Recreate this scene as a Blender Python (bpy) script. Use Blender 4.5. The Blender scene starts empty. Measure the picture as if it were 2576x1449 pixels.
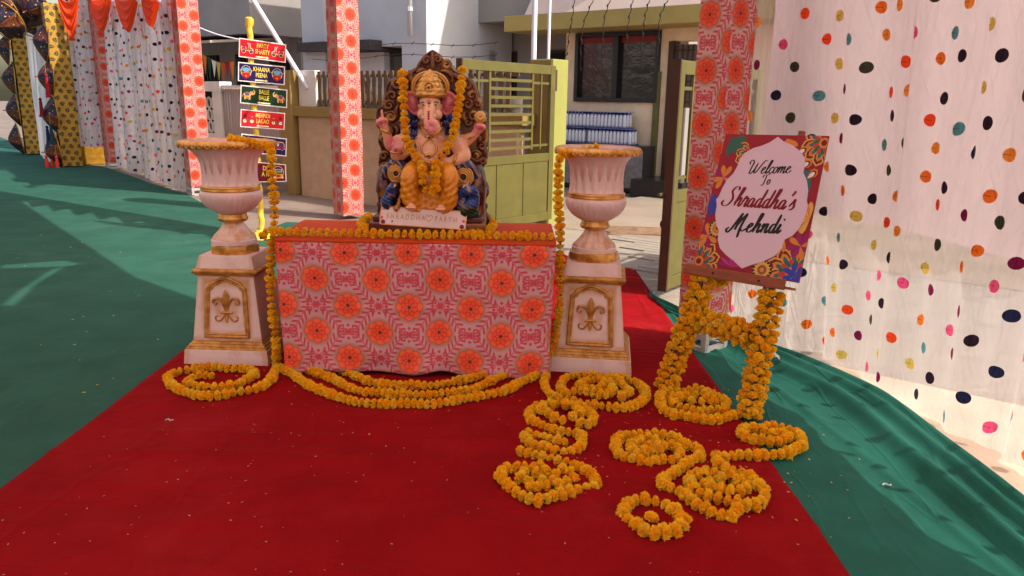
import bpy, bmesh, math, random
import numpy as np
from mathutils import Vector, Matrix, noise
from mathutils.geometry import delaunay_2d_cdt
random.seed(7)
SC = bpy.context.scene
COL = SC.collection
PI = math.pi

# ------------------------------------------------------------------ camera
PITCH, ROLL, EYE, FPX = math.radians(13.8), math.radians(1.0), 1.5, 1935.0
_f = Vector((0, math.cos(PITCH), -math.sin(PITCH)))
_r0 = Vector((1, 0, 0)); _u0 = Vector((0, math.sin(PITCH), math.cos(PITCH)))
_r = _r0 * math.cos(ROLL) + _u0 * math.sin(ROLL)
_u = _u0 * math.cos(ROLL) - _r0 * math.sin(ROLL)
cd = bpy.data.cameras.new('camera'); cam = bpy.data.objects.new('camera', cd); COL.objects.link(cam)
cd.sensor_width = 36.0; cd.lens = 36.0 * FPX / 2576.0; cd.clip_start = 0.05; cd.clip_end = 600
mw = Matrix((( _r.x, _u.x, -_f.x, 0), (_r.y, _u.y, -_f.y, 0), (_r.z, _u.z, -_f.z, EYE), (0, 0, 0, 1)))
cam.matrix_world = mw
SC.camera = cam

# ------------------------------------------------------------------ world, sun, exposure
SUN_EL, SUN_AZ = math.radians(43), math.atan2(0.93, -0.37)     # azimuth clockwise from +Y
SUN_DIR = Vector((math.sin(SUN_AZ) * math.cos(SUN_EL), math.cos(SUN_AZ) * math.cos(SUN_EL), math.sin(SUN_EL)))
W = bpy.data.worlds.new('World'); SC.world = W; W.use_nodes = True
nt = W.node_tree; bg = nt.nodes['Background']
sky = nt.nodes.new('ShaderNodeTexSky'); sky.sky_type = 'NISHITA'; sky.sun_disc = False
sky.sun_elevation = SUN_EL; sky.sun_rotation = SUN_AZ; sky.air_density = 1.6; sky.dust_density = 4.0; sky.ozone_density = 1.0
nt.links.new(sky.outputs[0], bg.inputs[0]); bg.inputs[1].default_value = 0.14
sl = bpy.data.lights.new('sun', 'SUN'); sl.energy = 3.4; sl.angle = math.radians(0.6); sl.color = (1, 0.93, 0.83)
so = bpy.data.objects.new('sun', sl); COL.objects.link(so)
so.rotation_euler = SUN_DIR.to_track_quat('Z', 'Y').to_euler()
SC.view_settings.view_transform = 'Standard'; SC.view_settings.look = 'None'
SC.view_settings.gamma = 1.0; SC.view_settings.exposure = 0.78
try: SC.view_settings.use_curve_mapping = False
except Exception: pass

# ------------------------------------------------------------------ helpers
CAM = Vector((0, 0, EYE))
def ray(x, y): return _f * FPX + _r * (x - 1288.0) - _u * (y - 724.5)
def G(x, y, z=0.0):                      # photo measurement -> point at height z
    d = ray(x, y); return CAM + d * ((z - EYE) / d.z)
def AY(x, y, Y):                         # photo measurement -> point at distance Y
    d = ray(x, y); return CAM + d * (Y / d.y)
def AP(x, y, p, n):                      # photo measurement -> point on a plane
    d = ray(x, y); return CAM + d * ((Vector(p) - CAM).dot(n) / d.dot(n))
def AD(x, y, p, yaw):                    # on a vertical plane through p whose horizontal direction is yaw (deg from +x)
    a = math.radians(yaw); return AP(x, y, p, Vector((-math.sin(a), math.cos(a), 0)))
def zc(x0, y0, s, pts): return [((x / s + x0) * 0.6389, (y / s + y0) * 0.6389) for x, y in pts]

def lin(c):
    c = c / 255.0
    return c / 12.92 if c <= 0.04045 else ((c + 0.055) / 1.055) ** 2.4
def S(r, g, b): return (lin(r), lin(g), lin(b))

class N:                                  # small node-math wrapper
    def __init__(s, nt, o): s.nt, s.o = nt, o
    def _m(s, op, *a, clamp=False):
        n = s.nt.nodes.new('ShaderNodeMath'); n.operation = op; n.use_clamp = clamp
        for i, v in enumerate((s,) + a):
            if isinstance(v, N): s.nt.links.new(v.o, n.inputs[i])
            else: n.inputs[i].default_value = v
        return N(s.nt, n.outputs[0])
    def __add__(s, o): return s._m('ADD', o)
    __radd__ = __add__
    def __sub__(s, o): return s._m('SUBTRACT', o)
    def __rsub__(s, o): return (s * -1.0) + o
    def __mul__(s, o): return s._m('MULTIPLY', o)
    __rmul__ = __mul__
    def __truediv__(s, o): return s._m('DIVIDE', o)
    def abs(s): return s._m('ABSOLUTE')
    def frac(s): return s._m('FRACT')
    def floor(s): return s._m('FLOOR')
    def sin(s): return s._m('SINE')
    def cos(s): return s._m('COSINE')
    def sqrt(s): return s._m('SQRT')
    def lt(s, o): return s._m('LESS_THAN', o)
    def gt(s, o): return s._m('GREATER_THAN', o)
    def min(s, o): return s._m('MINIMUM', o)
    def max(s, o): return s._m('MAXIMUM', o)
    def atan2(s, o): return s._m('ARCTAN2', o)
    def sel(s, a, b): return s * a + (1.0 - s) * b       # s ? a : b
    def ss(s, a, b):
        n = s.nt.nodes.new('ShaderNodeMapRange'); n.interpolation_type = 'SMOOTHSTEP'
        s.nt.links.new(s.o, n.inputs[0]); n.inputs[1].default_value = a; n.inputs[2].default_value = b
        return N(s.nt, n.outputs[0])
def length(a, b): return (a * a + b * b).sqrt()
def cmix(nt, fac, a, b):
    n = nt.nodes.new('ShaderNodeMix'); n.data_type = 'RGBA'
    for sock, v in ((n.inputs[0], fac), (n.inputs[6], a), (n.inputs[7], b)):
        if isinstance(v, N): nt.links.new(v.o, sock)
        elif hasattr(v, 'is_linked'): nt.links.new(v, sock)
        elif isinstance(v, (int, float)): sock.default_value = v
        else: sock.default_value = (*v[:3], 1)
    return n.outputs[2]
def new_mat(name):
    m = bpy.data.materials.new(name); m.use_nodes = True
    return m, m.node_tree, m.node_tree.nodes['Principled BSDF']
def coords(nt, kind='Object'):
    t = nt.nodes.new('ShaderNodeTexCoord'); return t.outputs[kind]
def noise_node(nt, vec, scale, detail=4, rough=0.55, stretch=None):
    if stretch:
        mp = nt.nodes.new('ShaderNodeMapping'); mp.inputs['Scale'].default_value = stretch
        nt.links.new(vec, mp.inputs[0]); vec = mp.outputs[0]
    n = nt.nodes.new('ShaderNodeTexNoise'); n.inputs['Scale'].default_value = scale
    n.inputs['Detail'].default_value = detail; n.inputs['Roughness'].default_value = rough
    nt.links.new(vec, n.inputs['Vector']); return N(nt, n.outputs[0])
def add_bump(nt, b, h, strength, dist=0.01):
    n = nt.nodes.new('ShaderNodeBump'); n.inputs['Strength'].default_value = strength; n.inputs['Distance'].default_value = dist
    nt.links.new(h.o, n.inputs['Height']); nt.links.new(n.outputs[0], b.inputs['Normal'])
def M(name, col, rough=0.8, var=0.12, scale=6, bump=0.0, bscale=60, metal=0.0, col2=None, spec=0.3, kind='Object', stretch=None,
      bstretch=None, sheen=0.0, dirt=None, fine=0.0, crease=None):
    m, nt, b = new_mat(name)
    b.inputs['Roughness'].default_value = rough; b.inputs['Metallic'].default_value = metal
    b.inputs['Specular IOR Level'].default_value = spec
    if sheen: b.inputs['Sheen Weight'].default_value = sheen
    v = coords(nt, kind)
    a = tuple(c * (1 - var) for c in col); c2 = col2 or tuple(min(1, c * (1 + var)) for c in col)
    n1 = noise_node(nt, v, scale, stretch=stretch)
    out = cmix(nt, n1.ss(0.3, 0.7), a, c2)
    if fine:
        n3 = noise_node(nt, v, bscale * 2.5, 2)
        out = cmix(nt, n3.ss(0.35, 0.65) * fine, out, tuple(c * 0.45 for c in col))
    if dirt:
        n2 = noise_node(nt, v, scale * 0.37, 6, 0.65)
        out = cmix(nt, n2.ss(0.5, 0.75) * 0.6, out, dirt)
    nt.links.new(out, b.inputs['Base Color'])
    if bump:
        h = noise_node(nt, v, bscale, 4, stretch=bstretch)
        if crease:                       # thin fold lines: where a stretched noise crosses its middle
            for cs, st_, amt in crease:
                h = h + (1.0 - (noise_node(nt, v, cs, 2, stretch=st_) - 0.5).abs().ss(0.0, 0.035)) * amt
        add_bump(nt, b, h, bump, 0.01)
    return m

def wmat(o):
    m = o.matrix_basis.copy()
    while o.parent: o = o.parent; m = o.matrix_basis @ m
    return m
def V3(p): return p if isinstance(p, Vector) else Vector(p)
class MB:
    def __init__(s): s.v, s.f, s.m, s.uv = [], [], [], []
    def add(s, vs, fs, mi=0, uvs=None):
        o = len(s.v); s.v += [tuple(p) for p in vs]
        for k, f in enumerate(fs):
            s.f.append([i + o for i in f]); s.m.append(mi)
            s.uv.append([uvs[i] for i in f] if uvs else [(0, 0)] * len(f))
        return s
    def box(s, c, d, mi=0, rz=0.0, rot=None):
        c = V3(c); hx, hy, hz = d[0] / 2, d[1] / 2, d[2] / 2
        R = rot if rot is not None else Matrix.Rotation(rz, 3, 'Z')
        vs = [c + R @ Vector((x * hx, y * hy, z * hz)) for z in (-1, 1) for y in (-1, 1) for x in (-1, 1)]
        return s.add(vs, [(0, 2, 3, 1), (4, 5, 7, 6), (0, 1, 5, 4), (2, 6, 7, 3), (1, 3, 7, 5), (0, 4, 6, 2)], mi)
    def beam(s, a, b, w, h, up=(0, 0, 1), mi=0):
        a, b = V3(a), V3(b); d = (b - a); L = d.length; d.normalize()
        x = d.cross(V3(up)); x = x.normalized() if x.length > 1e-5 else Vector((1, 0, 0)); z = x.cross(d)
        R = Matrix((x, d, z)).transposed()
        return s.box((a + b) / 2, (w, L, h), mi, rot=R)
    def frustum(s, c, z0, z1, w0, d0, w1, d1, mi=0):
        vs = []
        for z, w, d in ((z0, w0, d0), (z1, w1, d1)):
            vs += [(c[0] - w / 2, c[1] - d / 2, z), (c[0] + w / 2, c[1] - d / 2, z), (c[0] + w / 2, c[1] + d / 2, z), (c[0] - w / 2, c[1] + d / 2, z)]
        return s.add(vs, [(3, 2, 1, 0), (4, 5, 6, 7), (0, 1, 5, 4), (1, 2, 6, 5), (2, 3, 7, 6), (3, 0, 4, 7)], mi)
    def tube(s, pts, r, n=8, mi=0, caps=True, closed=False, flat=1.0):
        pts = [V3(p) for p in pts]; L = len(pts)
        rs = r if hasattr(r, '__len__') else [r] * L
        vs, fs = [], []; prev = None
        for i, p in enumerate(pts):
            if closed: t = pts[(i + 1) % L] - pts[i - 1]
            else: t = pts[min(i + 1, L - 1)] - pts[max(i - 1, 0)]
            t = t.normalized() if t.length > 1e-9 else Vector((0, 0, 1))
            if prev is None:
                a = t.cross(Vector((0, 0, 1)))
                if a.length < 1e-3: a = t.cross(Vector((0, 1, 0)))
                a.normalize()
            else:
                a = prev - t * prev.dot(t); a = a.normalized() if a.length > 1e-6 else t.orthogonal().normalized()
            prev = a; b = t.cross(a)
            for k in range(n):
                q = 2 * PI * k / n; vs.append(p + a * (math.cos(q) * rs[i]) + b * (math.sin(q) * rs[i] * flat))
        for i in range(L if closed else L - 1):
            j = (i + 1) % L
            for k in range(n): fs.append((i * n + k, i * n + (k + 1) % n, j * n + (k + 1) % n, j * n + k))
        if caps and not closed: fs.append(tuple(range(n - 1, -1, -1))); fs.append(tuple((L - 1) * n + k for k in range(n)))
        return s.add(vs, fs, mi)
    def lathe(s, prof, n=48, mi=0, c=(0, 0, 0), fm=None, caps=False):
        vs, fs = [], []; L = len(prof)
        for i, (r, z) in enumerate(prof):
            for k in range(n):
                q = 2 * PI * k / n; rr = fm(r, z, q, i) if fm else r
                vs.append((c[0] + rr * math.cos(q), c[1] + rr * math.sin(q), c[2] + z))
        for i in range(L - 1):
            for k in range(n): fs.append((i * n + k, i * n + (k + 1) % n, (i + 1) * n + (k + 1) % n, (i + 1) * n + k))
        if caps: fs.append(tuple(range(n - 1, -1, -1))); fs.append(tuple((L - 1) * n + k for k in range(n)))
        return s.add(vs, fs, mi)
    def ball(s, c, r, nu=12, nv=8, mi=0, rot=None):
        c = V3(c); r = r if hasattr(r, '__len__') else (r, r, r); vs, fs = [], []
        for i in range(nv + 1):
            a = PI * i / nv
            for k in range(nu):
                q = 2 * PI * k / nu; p = Vector((r[0] * math.sin(a) * math.cos(q), r[1] * math.sin(a) * math.sin(q), r[2] * math.cos(a)))
                vs.append(c + (rot @ p if rot is not None else p))
        for i in range(nv):
            for k in range(nu): fs.append((i * nu + k, (i + 1) * nu + k, (i + 1) * nu + (k + 1) % nu, i * nu + (k + 1) % nu))
        return s.add(vs, fs, mi)
    def grid(s, fn, nu, nv, mi=0, uvf=None, flip=False):
        vs, uvs, fs = [], [], []
        for j in range(nv + 1):
            for i in range(nu + 1):
                vs.append(fn(i / nu, j / nv)); uvs.append(uvf(i / nu, j / nv) if uvf else (i / nu, j / nv))
        for j in range(nv):
            for i in range(nu):
                a = j * (nu + 1) + i; q = (a, a + 1, a + nu + 2, a + nu + 1)
                fs.append(q[::-1] if flip else q)
        return s.add(vs, fs, mi, uvs)
    def prism(s, pts, y0, y1, mi=0, T=None):   # outline in (x,z), extruded from y0 to y1; T maps (x,y,z)
        n = len(pts); T = T or (lambda x, y, z: (x, y, z))
        A = sum(pts[i][0] * pts[(i + 1) % n][1] - pts[(i + 1) % n][0] * pts[i][1] for i in range(n))
        if A < 0: pts = pts[::-1]
        vs = [T(x, y0, z) for x, z in pts] + [T(x, y1, z) for x, z in pts]
        fs = [tuple(range(n)), tuple(range(2 * n - 1, n - 1, -1))] + [((i + 1) % n, i, n + i, n + (i + 1) % n) for i in range(n)]
        return s.add(vs, fs, mi)
    def build(s, name, mats, parent=None, world=False, smooth=False, loc=None, solid=0.0, bevel=0.0, sub=0, autos=None):
        me = bpy.data.meshes.new(name); vs = s.v
        if world and parent is not None:
            inv = wmat(parent).inverted(); vs = [tuple(inv @ Vector(p)) for p in vs]
        if loc is not None: l = Vector(loc); vs = [tuple(Vector(p) - l) for p in vs]
        me.from_pydata(vs, [], s.f)
        ul = me.uv_layers.new(name='UVMap')
        flat = [c for f in s.uv for c in f]
        if len(flat) == len(ul.data): ul.data.foreach_set('uv', [x for c in flat for x in c])
        for m in (mats if isinstance(mats, (list, tuple)) else [mats]): me.materials.append(m)
        me.polygons.foreach_set('material_index', s.m)
        if smooth: me.polygons.foreach_set('use_smooth', [True] * len(s.f))
        me.validate(clean_customdata=False); me.update()
        o = bpy.data.objects.new(name, me); COL.objects.link(o)
        if parent is not None: o.parent = parent
        if loc is not None: o.location = loc
        if autos is not None: me.set_sharp_from_angle(angle=math.radians(autos))
        if solid: md = o.modifiers.new('solid', 'SOLIDIFY'); md.thickness = solid; md.offset = 0
        if bevel: md = o.modifiers.new('bevel', 'BEVEL'); md.width = bevel; md.segments = 2; md.limit_method = 'ANGLE'; md.angle_limit = math.radians(35)
        if sub: md = o.modifiers.new('sub', 'SUBSURF'); md.levels = sub; md.render_levels = sub
        return o
def tag(o, label, cat=None, group=None, kind=None):
    if label: o['label'] = label
    if cat: o['category'] = cat
    if group: o['group'] = group
    if kind: o['kind'] = kind
    return o
def thing(name, label, cat, loc=(0, 0, 0), rz=0.0, group=None):
    o = bpy.data.objects.new(name, None); COL.objects.link(o); o.location = loc; o.rotation_euler = (0, 0, rz); o.empty_display_size = 0.1
    return tag(o, label, cat, group)
def dup(o, parent=None):
    c = o.copy(); COL.objects.link(c); c.parent = parent
    for ch in list(o.children): dup(ch, c)
    return c
def crom(pts, n=8, closed=False):
    pts = [V3(p) if len(p) == 3 else Vector((p[0], p[1], 0)) for p in pts]; L = len(pts); out = []
    for i in range(L if closed else L - 1):
        g = (lambda k: pts[k % L]) if closed else (lambda k: pts[max(0, min(L - 1, k))])
        a, b, c, d = g(i - 1), g(i), g(i + 1), g(i + 2)
        for k in range(n):
            t = k / n
            out.append(0.5 * ((2 * b) + (c - a) * t + (2 * a - 5 * b + 4 * c - d) * t * t + (3 * b - a - 3 * c + d) * t ** 3))
    if not closed: out.append(pts[-1].copy())
    return out
def resample(pts, step):
    out = [pts[0].copy()]; acc = 0.0
    for a, b in zip(pts[:-1], pts[1:]):
        L = (b - a).length; d = step - acc
        while d <= L: out.append(a.lerp(b, d / L)); d += step
        acc = L - (d - step)
    return out
def cdt_poly(bound, step, jitter=0.0, holes=()):
    def inside(p, poly):
        c = False; j = len(poly) - 1
        for i in range(len(poly)):
            if (poly[i][1] > p[1]) != (poly[j][1] > p[1]) and p[0] < (poly[j][0] - poly[i][0]) * (p[1] - poly[i][1]) / (poly[j][1] - poly[i][1]) + poly[i][0]: c = not c
            j = i
        return c
    def dens(poly):
        o = []
        for a, b in zip(poly, poly[1:] + poly[:1]):
            a, b = Vector(a[:2]), Vector(b[:2]); n = max(1, int((b - a).length / step))
            o += [a.lerp(b, k / n) for k in range(n)]
        return o
    V, E = [], []
    for poly in [bound] + list(holes):
        d = dens(poly); o = len(V); V += d; E += [(o + i, o + (i + 1) % len(d)) for i in range(len(d))]
    xs = [p[0] for p in bound]; ys = [p[1] for p in bound]
    y = min(ys) + step * 0.5; row = 0
    while y < max(ys):
        x = min(xs) + step * (0.5 if row % 2 else 0.25)
        while x < max(xs):
            p = (x + random.uniform(-jitter, jitter), y + random.uniform(-jitter, jitter))
            if inside(p, bound) and not any(inside(p, h) for h in holes): V.append(Vector(p))
            x += step
        y += step; row += 1
    r = delaunay_2d_cdt(V, E, [], 0, 1e-5)
    vs = [tuple(p) for p in r[0]]; fs = []
    for f in r[2]:
        c = (sum(vs[i][0] for i in f) / len(f), sum(vs[i][1] for i in f) / len(f))
        if inside(c, bound) and not any(inside(c, h) for h in holes): fs.append(list(f))
    return vs, fs
def nz(x, y, z=0.0): return noise.noise(Vector((x, y, z)))
# ------------------------------------------------------------------ materials
def floral_material(name='floral_print', bgc=S(212, 160, 168), transl=0.0, dark=1.0):
    m, nt, b = new_mat(name)
    uv = coords(nt, 'UV'); sp = nt.nodes.new('ShaderNodeSeparateXYZ'); nt.links.new(uv, sp.inputs[0])
    u, v = N(nt, sp.outputs[0]), N(nt, sp.outputs[1]); px, py = 0.335, 0.305
    a1, b1 = ((u / px).frac() - 0.5) * px, ((v / py).frac() - 0.5) * py
    a2, b2 = ((u / px + 0.5).frac() - 0.5) * px, ((v / py + 0.5).frac() - 0.5) * py
    l1, l2 = length(a1, b1), length(a2, b2); s = l1.lt(l2)
    du, dv = s.sel(a1, a2), s.sel(b1, b2); r = l1.min(l2); th = dv.atan2(du)
    x, y = ((u / px + 0.5).frac() - 0.5).abs() * px, ((v / py).frac() - 0.5).abs() * py
    hx, hy = px / 2, py / 2; L = math.hypot(hx, hy)
    t = (x * hx + y * hy) / L; sd = (x * hy - y * hx) / L
    s0 = (t * (2 * PI / L)).sin() * 0.012
    w = (t * (PI / L)).sin() * 0.034 + 0.006
    ds = (sd - s0).abs()
    leaf = ((t / 0.032 - ds * 24.0).frac().lt(0.46)) * ds.lt(w) * ds.gt(0.004)
    stem = ds.lt(0.0025)
    xb, yb = hx - x, hy - y
    def star(x, y):
        ra, ta = length(x, y), y.atan2(x)
        k = ra.lt(((ta * 4.0).cos().abs() * 0.6 + 0.4) * 0.02)
        d1 = ((x - 0.042).abs() + y.abs()).lt(0.012); d2 = ((y - 0.038).abs() + x.abs()).lt(0.011)
        ring = (length(x - 0.034, y - 0.026) - 0.011).abs().lt(0.0032)
        return k.max(d1).max(d2).max(ring)
    orn = leaf.max(stem).max(star(x, y)).max(star(xb, yb)) * r.gt(0.082)
    nz1 = noise_node(nt, uv, 3.0, 3)
    c = cmix(nt, nz1.ss(0.3, 0.7), tuple(k * 0.94 for k in bgc), bgc)
    c = cmix(nt, orn * 0.85, c, S(205, 40, 62))
    c = cmix(nt, (1.0 - r.ss(0.066, 0.100)) * 0.72, c, S(170, 112, 62))
    R1 = (th * 4.0).cos().abs() * 0.013 + 0.062
    fl = r.lt(R1)
    pet = cmix(nt, (th * 4.0).cos().abs().ss(0.05, 0.45), S(206, 46, 30), S(238, 74, 48))
    pet = cmix(nt, r.ss(0.02, 0.07) * 0.55, pet, S(255, 132, 92))
    R2 = (th * 4.0).sin().abs() * 0.010 + 0.036
    pet2 = cmix(nt, (th * 4.0).sin().abs().ss(0.05, 0.5), S(204, 48, 32), S(244, 88, 60))
    pet = cmix(nt, r.gt(R1 - 0.006) * 0.45, pet, S(180, 36, 26))
    pet = cmix(nt, r.lt(R2 + 0.004) * 0.5, pet, S(180, 34, 24))
    pet = cmix(nt, r.lt(R2), pet, pet2)
    R3 = (th * 4.0).cos().abs() * 0.006 + 0.020
    pet = cmix(nt, r.lt(R3 + 0.0025) * 0.45, pet, S(176, 34, 24))
    pet = cmix(nt, r.lt(R3), pet, S(240, 92, 64))
    pet = cmix(nt, r.lt(0.010), pet, S(120, 50, 36))
    pet = cmix(nt, r.lt(0.024) * r.gt(0.012) * (th * 7.0).cos().gt(0.75) * 0.8, pet, S(125, 60, 40))
    c = cmix(nt, fl, c, cmix(nt, 1.0 - dark, pet, (0.25, 0.0, 0.0)))
    nt.links.new(c, b.inputs['Base Color']); b.inputs['Roughness'].default_value = 0.55; b.inputs['Specular IOR Level'].default_value = 0.25
    weave = noise_node(nt, uv, 400, 2)
    add_bump(nt, b, weave, 0.08, 0.002)
    if transl:
        out = nt.nodes['Material Output']; tr = nt.nodes.new('ShaderNodeBsdfTranslucent'); nt.links.new(c, tr.inputs[0])
        mx = nt.nodes.new('ShaderNodeMixShader'); mx.inputs[0].default_value = transl
        nt.links.new(b.outputs[0], mx.inputs[1]); nt.links.new(tr.outputs[0], mx.inputs[2]); nt.links.new(mx.outputs[0], out.inputs[0])
    return m
DOTS = [S(250, 120, 40), S(250, 80, 40), S(245, 90, 140), S(225, 195, 90), S(90, 150, 155), S(30, 34, 66), S(62, 64, 50), S(128, 24, 76), S(44, 30, 44), S(250, 150, 60)]
def dots_material(name, du=0.245, dv=0.135, rad=0.0295, transl=0.24, transp=0.60, base=S(232, 222, 225)):
    m, nt, b = new_mat(name)
    uv = coords(nt, 'UV'); sp = nt.nodes.new('ShaderNodeSeparateXYZ'); nt.links.new(uv, sp.inputs[0])
    wob = noise_node(nt, uv, 2.2, 2); wob2 = noise_node(nt, uv, 1.7, 2)
    u, v = N(nt, sp.outputs[0]) + (wob - 0.5) * 0.10, N(nt, sp.outputs[1]) + (wob2 - 0.5) * 0.05
    row = (v / dv).floor(); off = (row * 0.5).frac()
    uu = u / du + off; cell = uu.floor()
    lx, ly = (uu.frac() - 0.5) * du, ((v / dv).frac() - 0.5) * dv
    wn = nt.nodes.new('ShaderNodeTexWhiteNoise'); wn.noise_dimensions = '2D'
    cb = nt.nodes.new('ShaderNodeCombineXYZ'); nt.links.new(cell.o, cb.inputs[0]); nt.links.new((row + 31.0).o, cb.inputs[1]); nt.links.new(cb.outputs[0], wn.inputs['Vector'])
    rp = nt.nodes.new('ShaderNodeValToRGB'); rp.color_ramp.interpolation = 'CONSTANT'; e = rp.color_ramp.elements
    e[0].color = (*DOTS[0], 1); e[1].position = 0.1; e[1].color = (*DOTS[1], 1)
    for k in range(2, 10): q = e.new(k / 10); q.color = (*DOTS[k], 1)
    nt.links.new(wn.outputs['Value'], rp.inputs[0])
    w2 = nt.nodes.new('ShaderNodeTexWhiteNoise'); w2.noise_dimensions = '2D'; nt.links.new(cb.outputs[0], w2.inputs['Vector'])
    s2 = nt.nodes.new('ShaderNodeSeparateXYZ'); nt.links.new(w2.outputs['Color'], s2.inputs[0])
    lx = lx + (N(nt, s2.outputs[0]) - 0.5) * (du * .38); ly = ly + (N(nt, s2.outputs[1]) - 0.5) * (dv * .42)
    d = length(lx, ly * 1.0); msk = d.lt(rad); seam = ly.abs().lt(0.0016) * lx.lt(0.006)
    dotc = cmix(nt, seam * 0.6, rp.outputs[0], (0.02, 0.02, 0.02))
    c = cmix(nt, msk, base, dotc)
    nt.links.new(c, b.inputs['Base Color']); b.inputs['Roughness'].default_value = 0.6; b.inputs['Specular IOR Level'].default_value = 0.15
    h = noise_node(nt, uv, 9, 5, stretch=(2.2, 0.4, 1))
    for rot, sc_, st_, amt in ((0.06, 2.6, (3.4, 0.35, 1), 0.55), (-0.32, 2.0, (3.0, 0.5, 1), 0.40), (0.5, 1.5, (2.6, 0.6, 1), 0.30)):
        mp = nt.nodes.new('ShaderNodeMapping'); mp.inputs['Rotation'].default_value = (0, 0, rot); nt.links.new(uv, mp.inputs[0])
        h = h + (1.0 - (noise_node(nt, mp.outputs[0], sc_, 3, stretch=st_) - 0.5).abs().ss(0.0, 0.05)) * amt
    add_bump(nt, b, h, 0.75, 0.03)
    out = nt.nodes['Material Output']; tr = nt.nodes.new('ShaderNodeBsdfTranslucent'); nt.links.new(c, tr.inputs[0])
    mx = nt.nodes.new('ShaderNodeMixShader'); mx.inputs[0].default_value = transl
    nt.links.new(b.outputs[0], mx.inputs[1]); nt.links.new(tr.outputs[0], mx.inputs[2])
    tp = nt.nodes.new('ShaderNodeBsdfTransparent'); m2 = nt.nodes.new('ShaderNodeMixShader')
    f = (1.0 - msk) * transp; nt.links.new(f.o, m2.inputs[0])
    nt.links.new(mx.outputs[0], m2.inputs[1]); nt.links.new(tp.outputs[0], m2.inputs[2]); nt.links.new(m2.outputs[0], out.inputs[0])
    return m
def leaf_print_material():
    m, nt, b = new_mat('mustard_leaf_print')
    uv = coords(nt, 'UV'); sp = nt.nodes.new('ShaderNodeSeparateXYZ'); nt.links.new(uv, sp.inputs[0])
    u, v = N(nt, sp.outputs[0]), N(nt, sp.outputs[1]); du, dv = 0.15, 0.12
    row = (v / dv).floor(); off = (row * 0.5).frac(); uu = u / du + off; cell = uu.floor()
    lx, ly = (uu.frac() - 0.5) * du, ((v / dv).frac() - 0.5) * dv
    an = ((cell * 2.4 + row * 1.7).sin()) * 1.2
    cx, cy = lx * an.cos() + ly * an.sin(), ly * an.cos() - lx * an.sin()
    leaf = length(cx / 0.052, cy / (0.034 * (1.0 - cx / 0.09))).lt(1.0) * cy.abs().gt(0.003)
    line = ((u / du + v / (2 * dv)).frac() - 0.5).abs().lt(0.02).max(((u / du - v / (2 * dv)).frac() - 0.5).abs().lt(0.02))
    c = cmix(nt, noise_node(nt, uv, 4, 3).ss(0.3, 0.7), S(168, 122, 34), S(188, 142, 46))
    c = cmix(nt, line * 0.6, c, S(130, 84, 24)); c = cmix(nt, leaf, c, S(58, 62, 24))
    nt.links.new(c, b.inputs['Base Color']); b.inputs['Roughness'].default_value = 0.7
    return m
def cloth(name, col, transl=0.3, rough=0.7, var=0.06):
    m = M(name, col, rough, var, 3, bump=0.12, bscale=25, kind='Object'); nt = m.node_tree; b = nt.nodes['Principled BSDF']; out = nt.nodes['Material Output']
    tr = nt.nodes.new('ShaderNodeBsdfTranslucent'); tr.inputs[0].default_value = (*col, 1)
    mx = nt.nodes.new('ShaderNodeMixShader'); mx.inputs[0].default_value = transl
    nt.links.new(b.outputs[0], mx.inputs[1]); nt.links.new(tr.outputs[0], mx.inputs[2]); nt.links.new(mx.outputs[0], out.inputs[0])
    return m
def rand_mat(name, cols, rough=0.8, spec=0.2, transl=0.0):     # colour picked per object
    m, nt, b = new_mat(name)
    oi = nt.nodes.new('ShaderNodeObjectInfo'); rp = nt.nodes.new('ShaderNodeValToRGB'); e = rp.color_ramp.elements
    e[0].color = (*cols[0], 1); e[1].color = (*cols[-1], 1)
    for k in range(1, len(cols) - 1): q = e.new(k / (len(cols) - 1)); q.color = (*cols[k], 1)
    nt.links.new(oi.outputs['Random'], rp.inputs[0])
    n = noise_node(nt, coords(nt), 90, 2); c = cmix(nt, n.ss(0.3, 0.7) * 0.35, rp.outputs[0], tuple(k * 0.75 for k in cols[0]))
    nt.links.new(c, b.inputs['Base Color']); b.inputs['Roughness'].default_value = rough; b.inputs['Specular IOR Level'].default_value = spec
    if transl:
        b.inputs['Subsurface Weight'].default_value = 0.0
        out = nt.nodes['Material Output']; tr = nt.nodes.new('ShaderNodeBsdfTranslucent'); nt.links.new(c, tr.inputs[0])
        mx = nt.nodes.new('ShaderNodeMixShader'); mx.inputs[0].default_value = transl
        nt.links.new(b.outputs[0], mx.inputs[1]); nt.links.new(tr.outputs[0], mx.inputs[2]); nt.links.new(mx.outputs[0], out.inputs[0])
    return m
def attr_mat(name, rough=0.6, spec=0.3, metal_attr=False, bump=0.0):    # colour from the mesh's own paint layer
    m, nt, b = new_mat(name)
    a = nt.nodes.new('ShaderNodeAttribute'); a.attribute_name = 'paint'
    nt.links.new(a.outputs['Color'], b.inputs['Base Color']); b.inputs['Roughness'].default_value = rough; b.inputs['Specular IOR Level'].default_value = spec
    if metal_attr: nt.links.new(a.outputs['Alpha'], b.inputs['Metallic'])
    if bump: add_bump(nt, b, noise_node(nt, coords(nt), 120, 3), bump, 0.004)
    return m
FLORAL = floral_material()
FLORAL_THIN_SUNLIT = floral_material('floral_print_thin_sunlit', S(192, 164, 156), 0.15, 0.6)  # same cloth, colours darkened to suit the pillars standing in the sun
FLORAL_NEAR_SHADED = floral_material('floral_print_near_shaded', S(222, 180, 180), 0.2, 0.9)  # same cloth again, lighter because this pillar stands in shade
DOT = dots_material('polka_dot_sheer')
DOT_FAR = dots_material('polka_dot_sheer_far', 0.17, 0.125, 0.027, 0.30, 0.05)
LEAFP = leaf_print_material()
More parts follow.
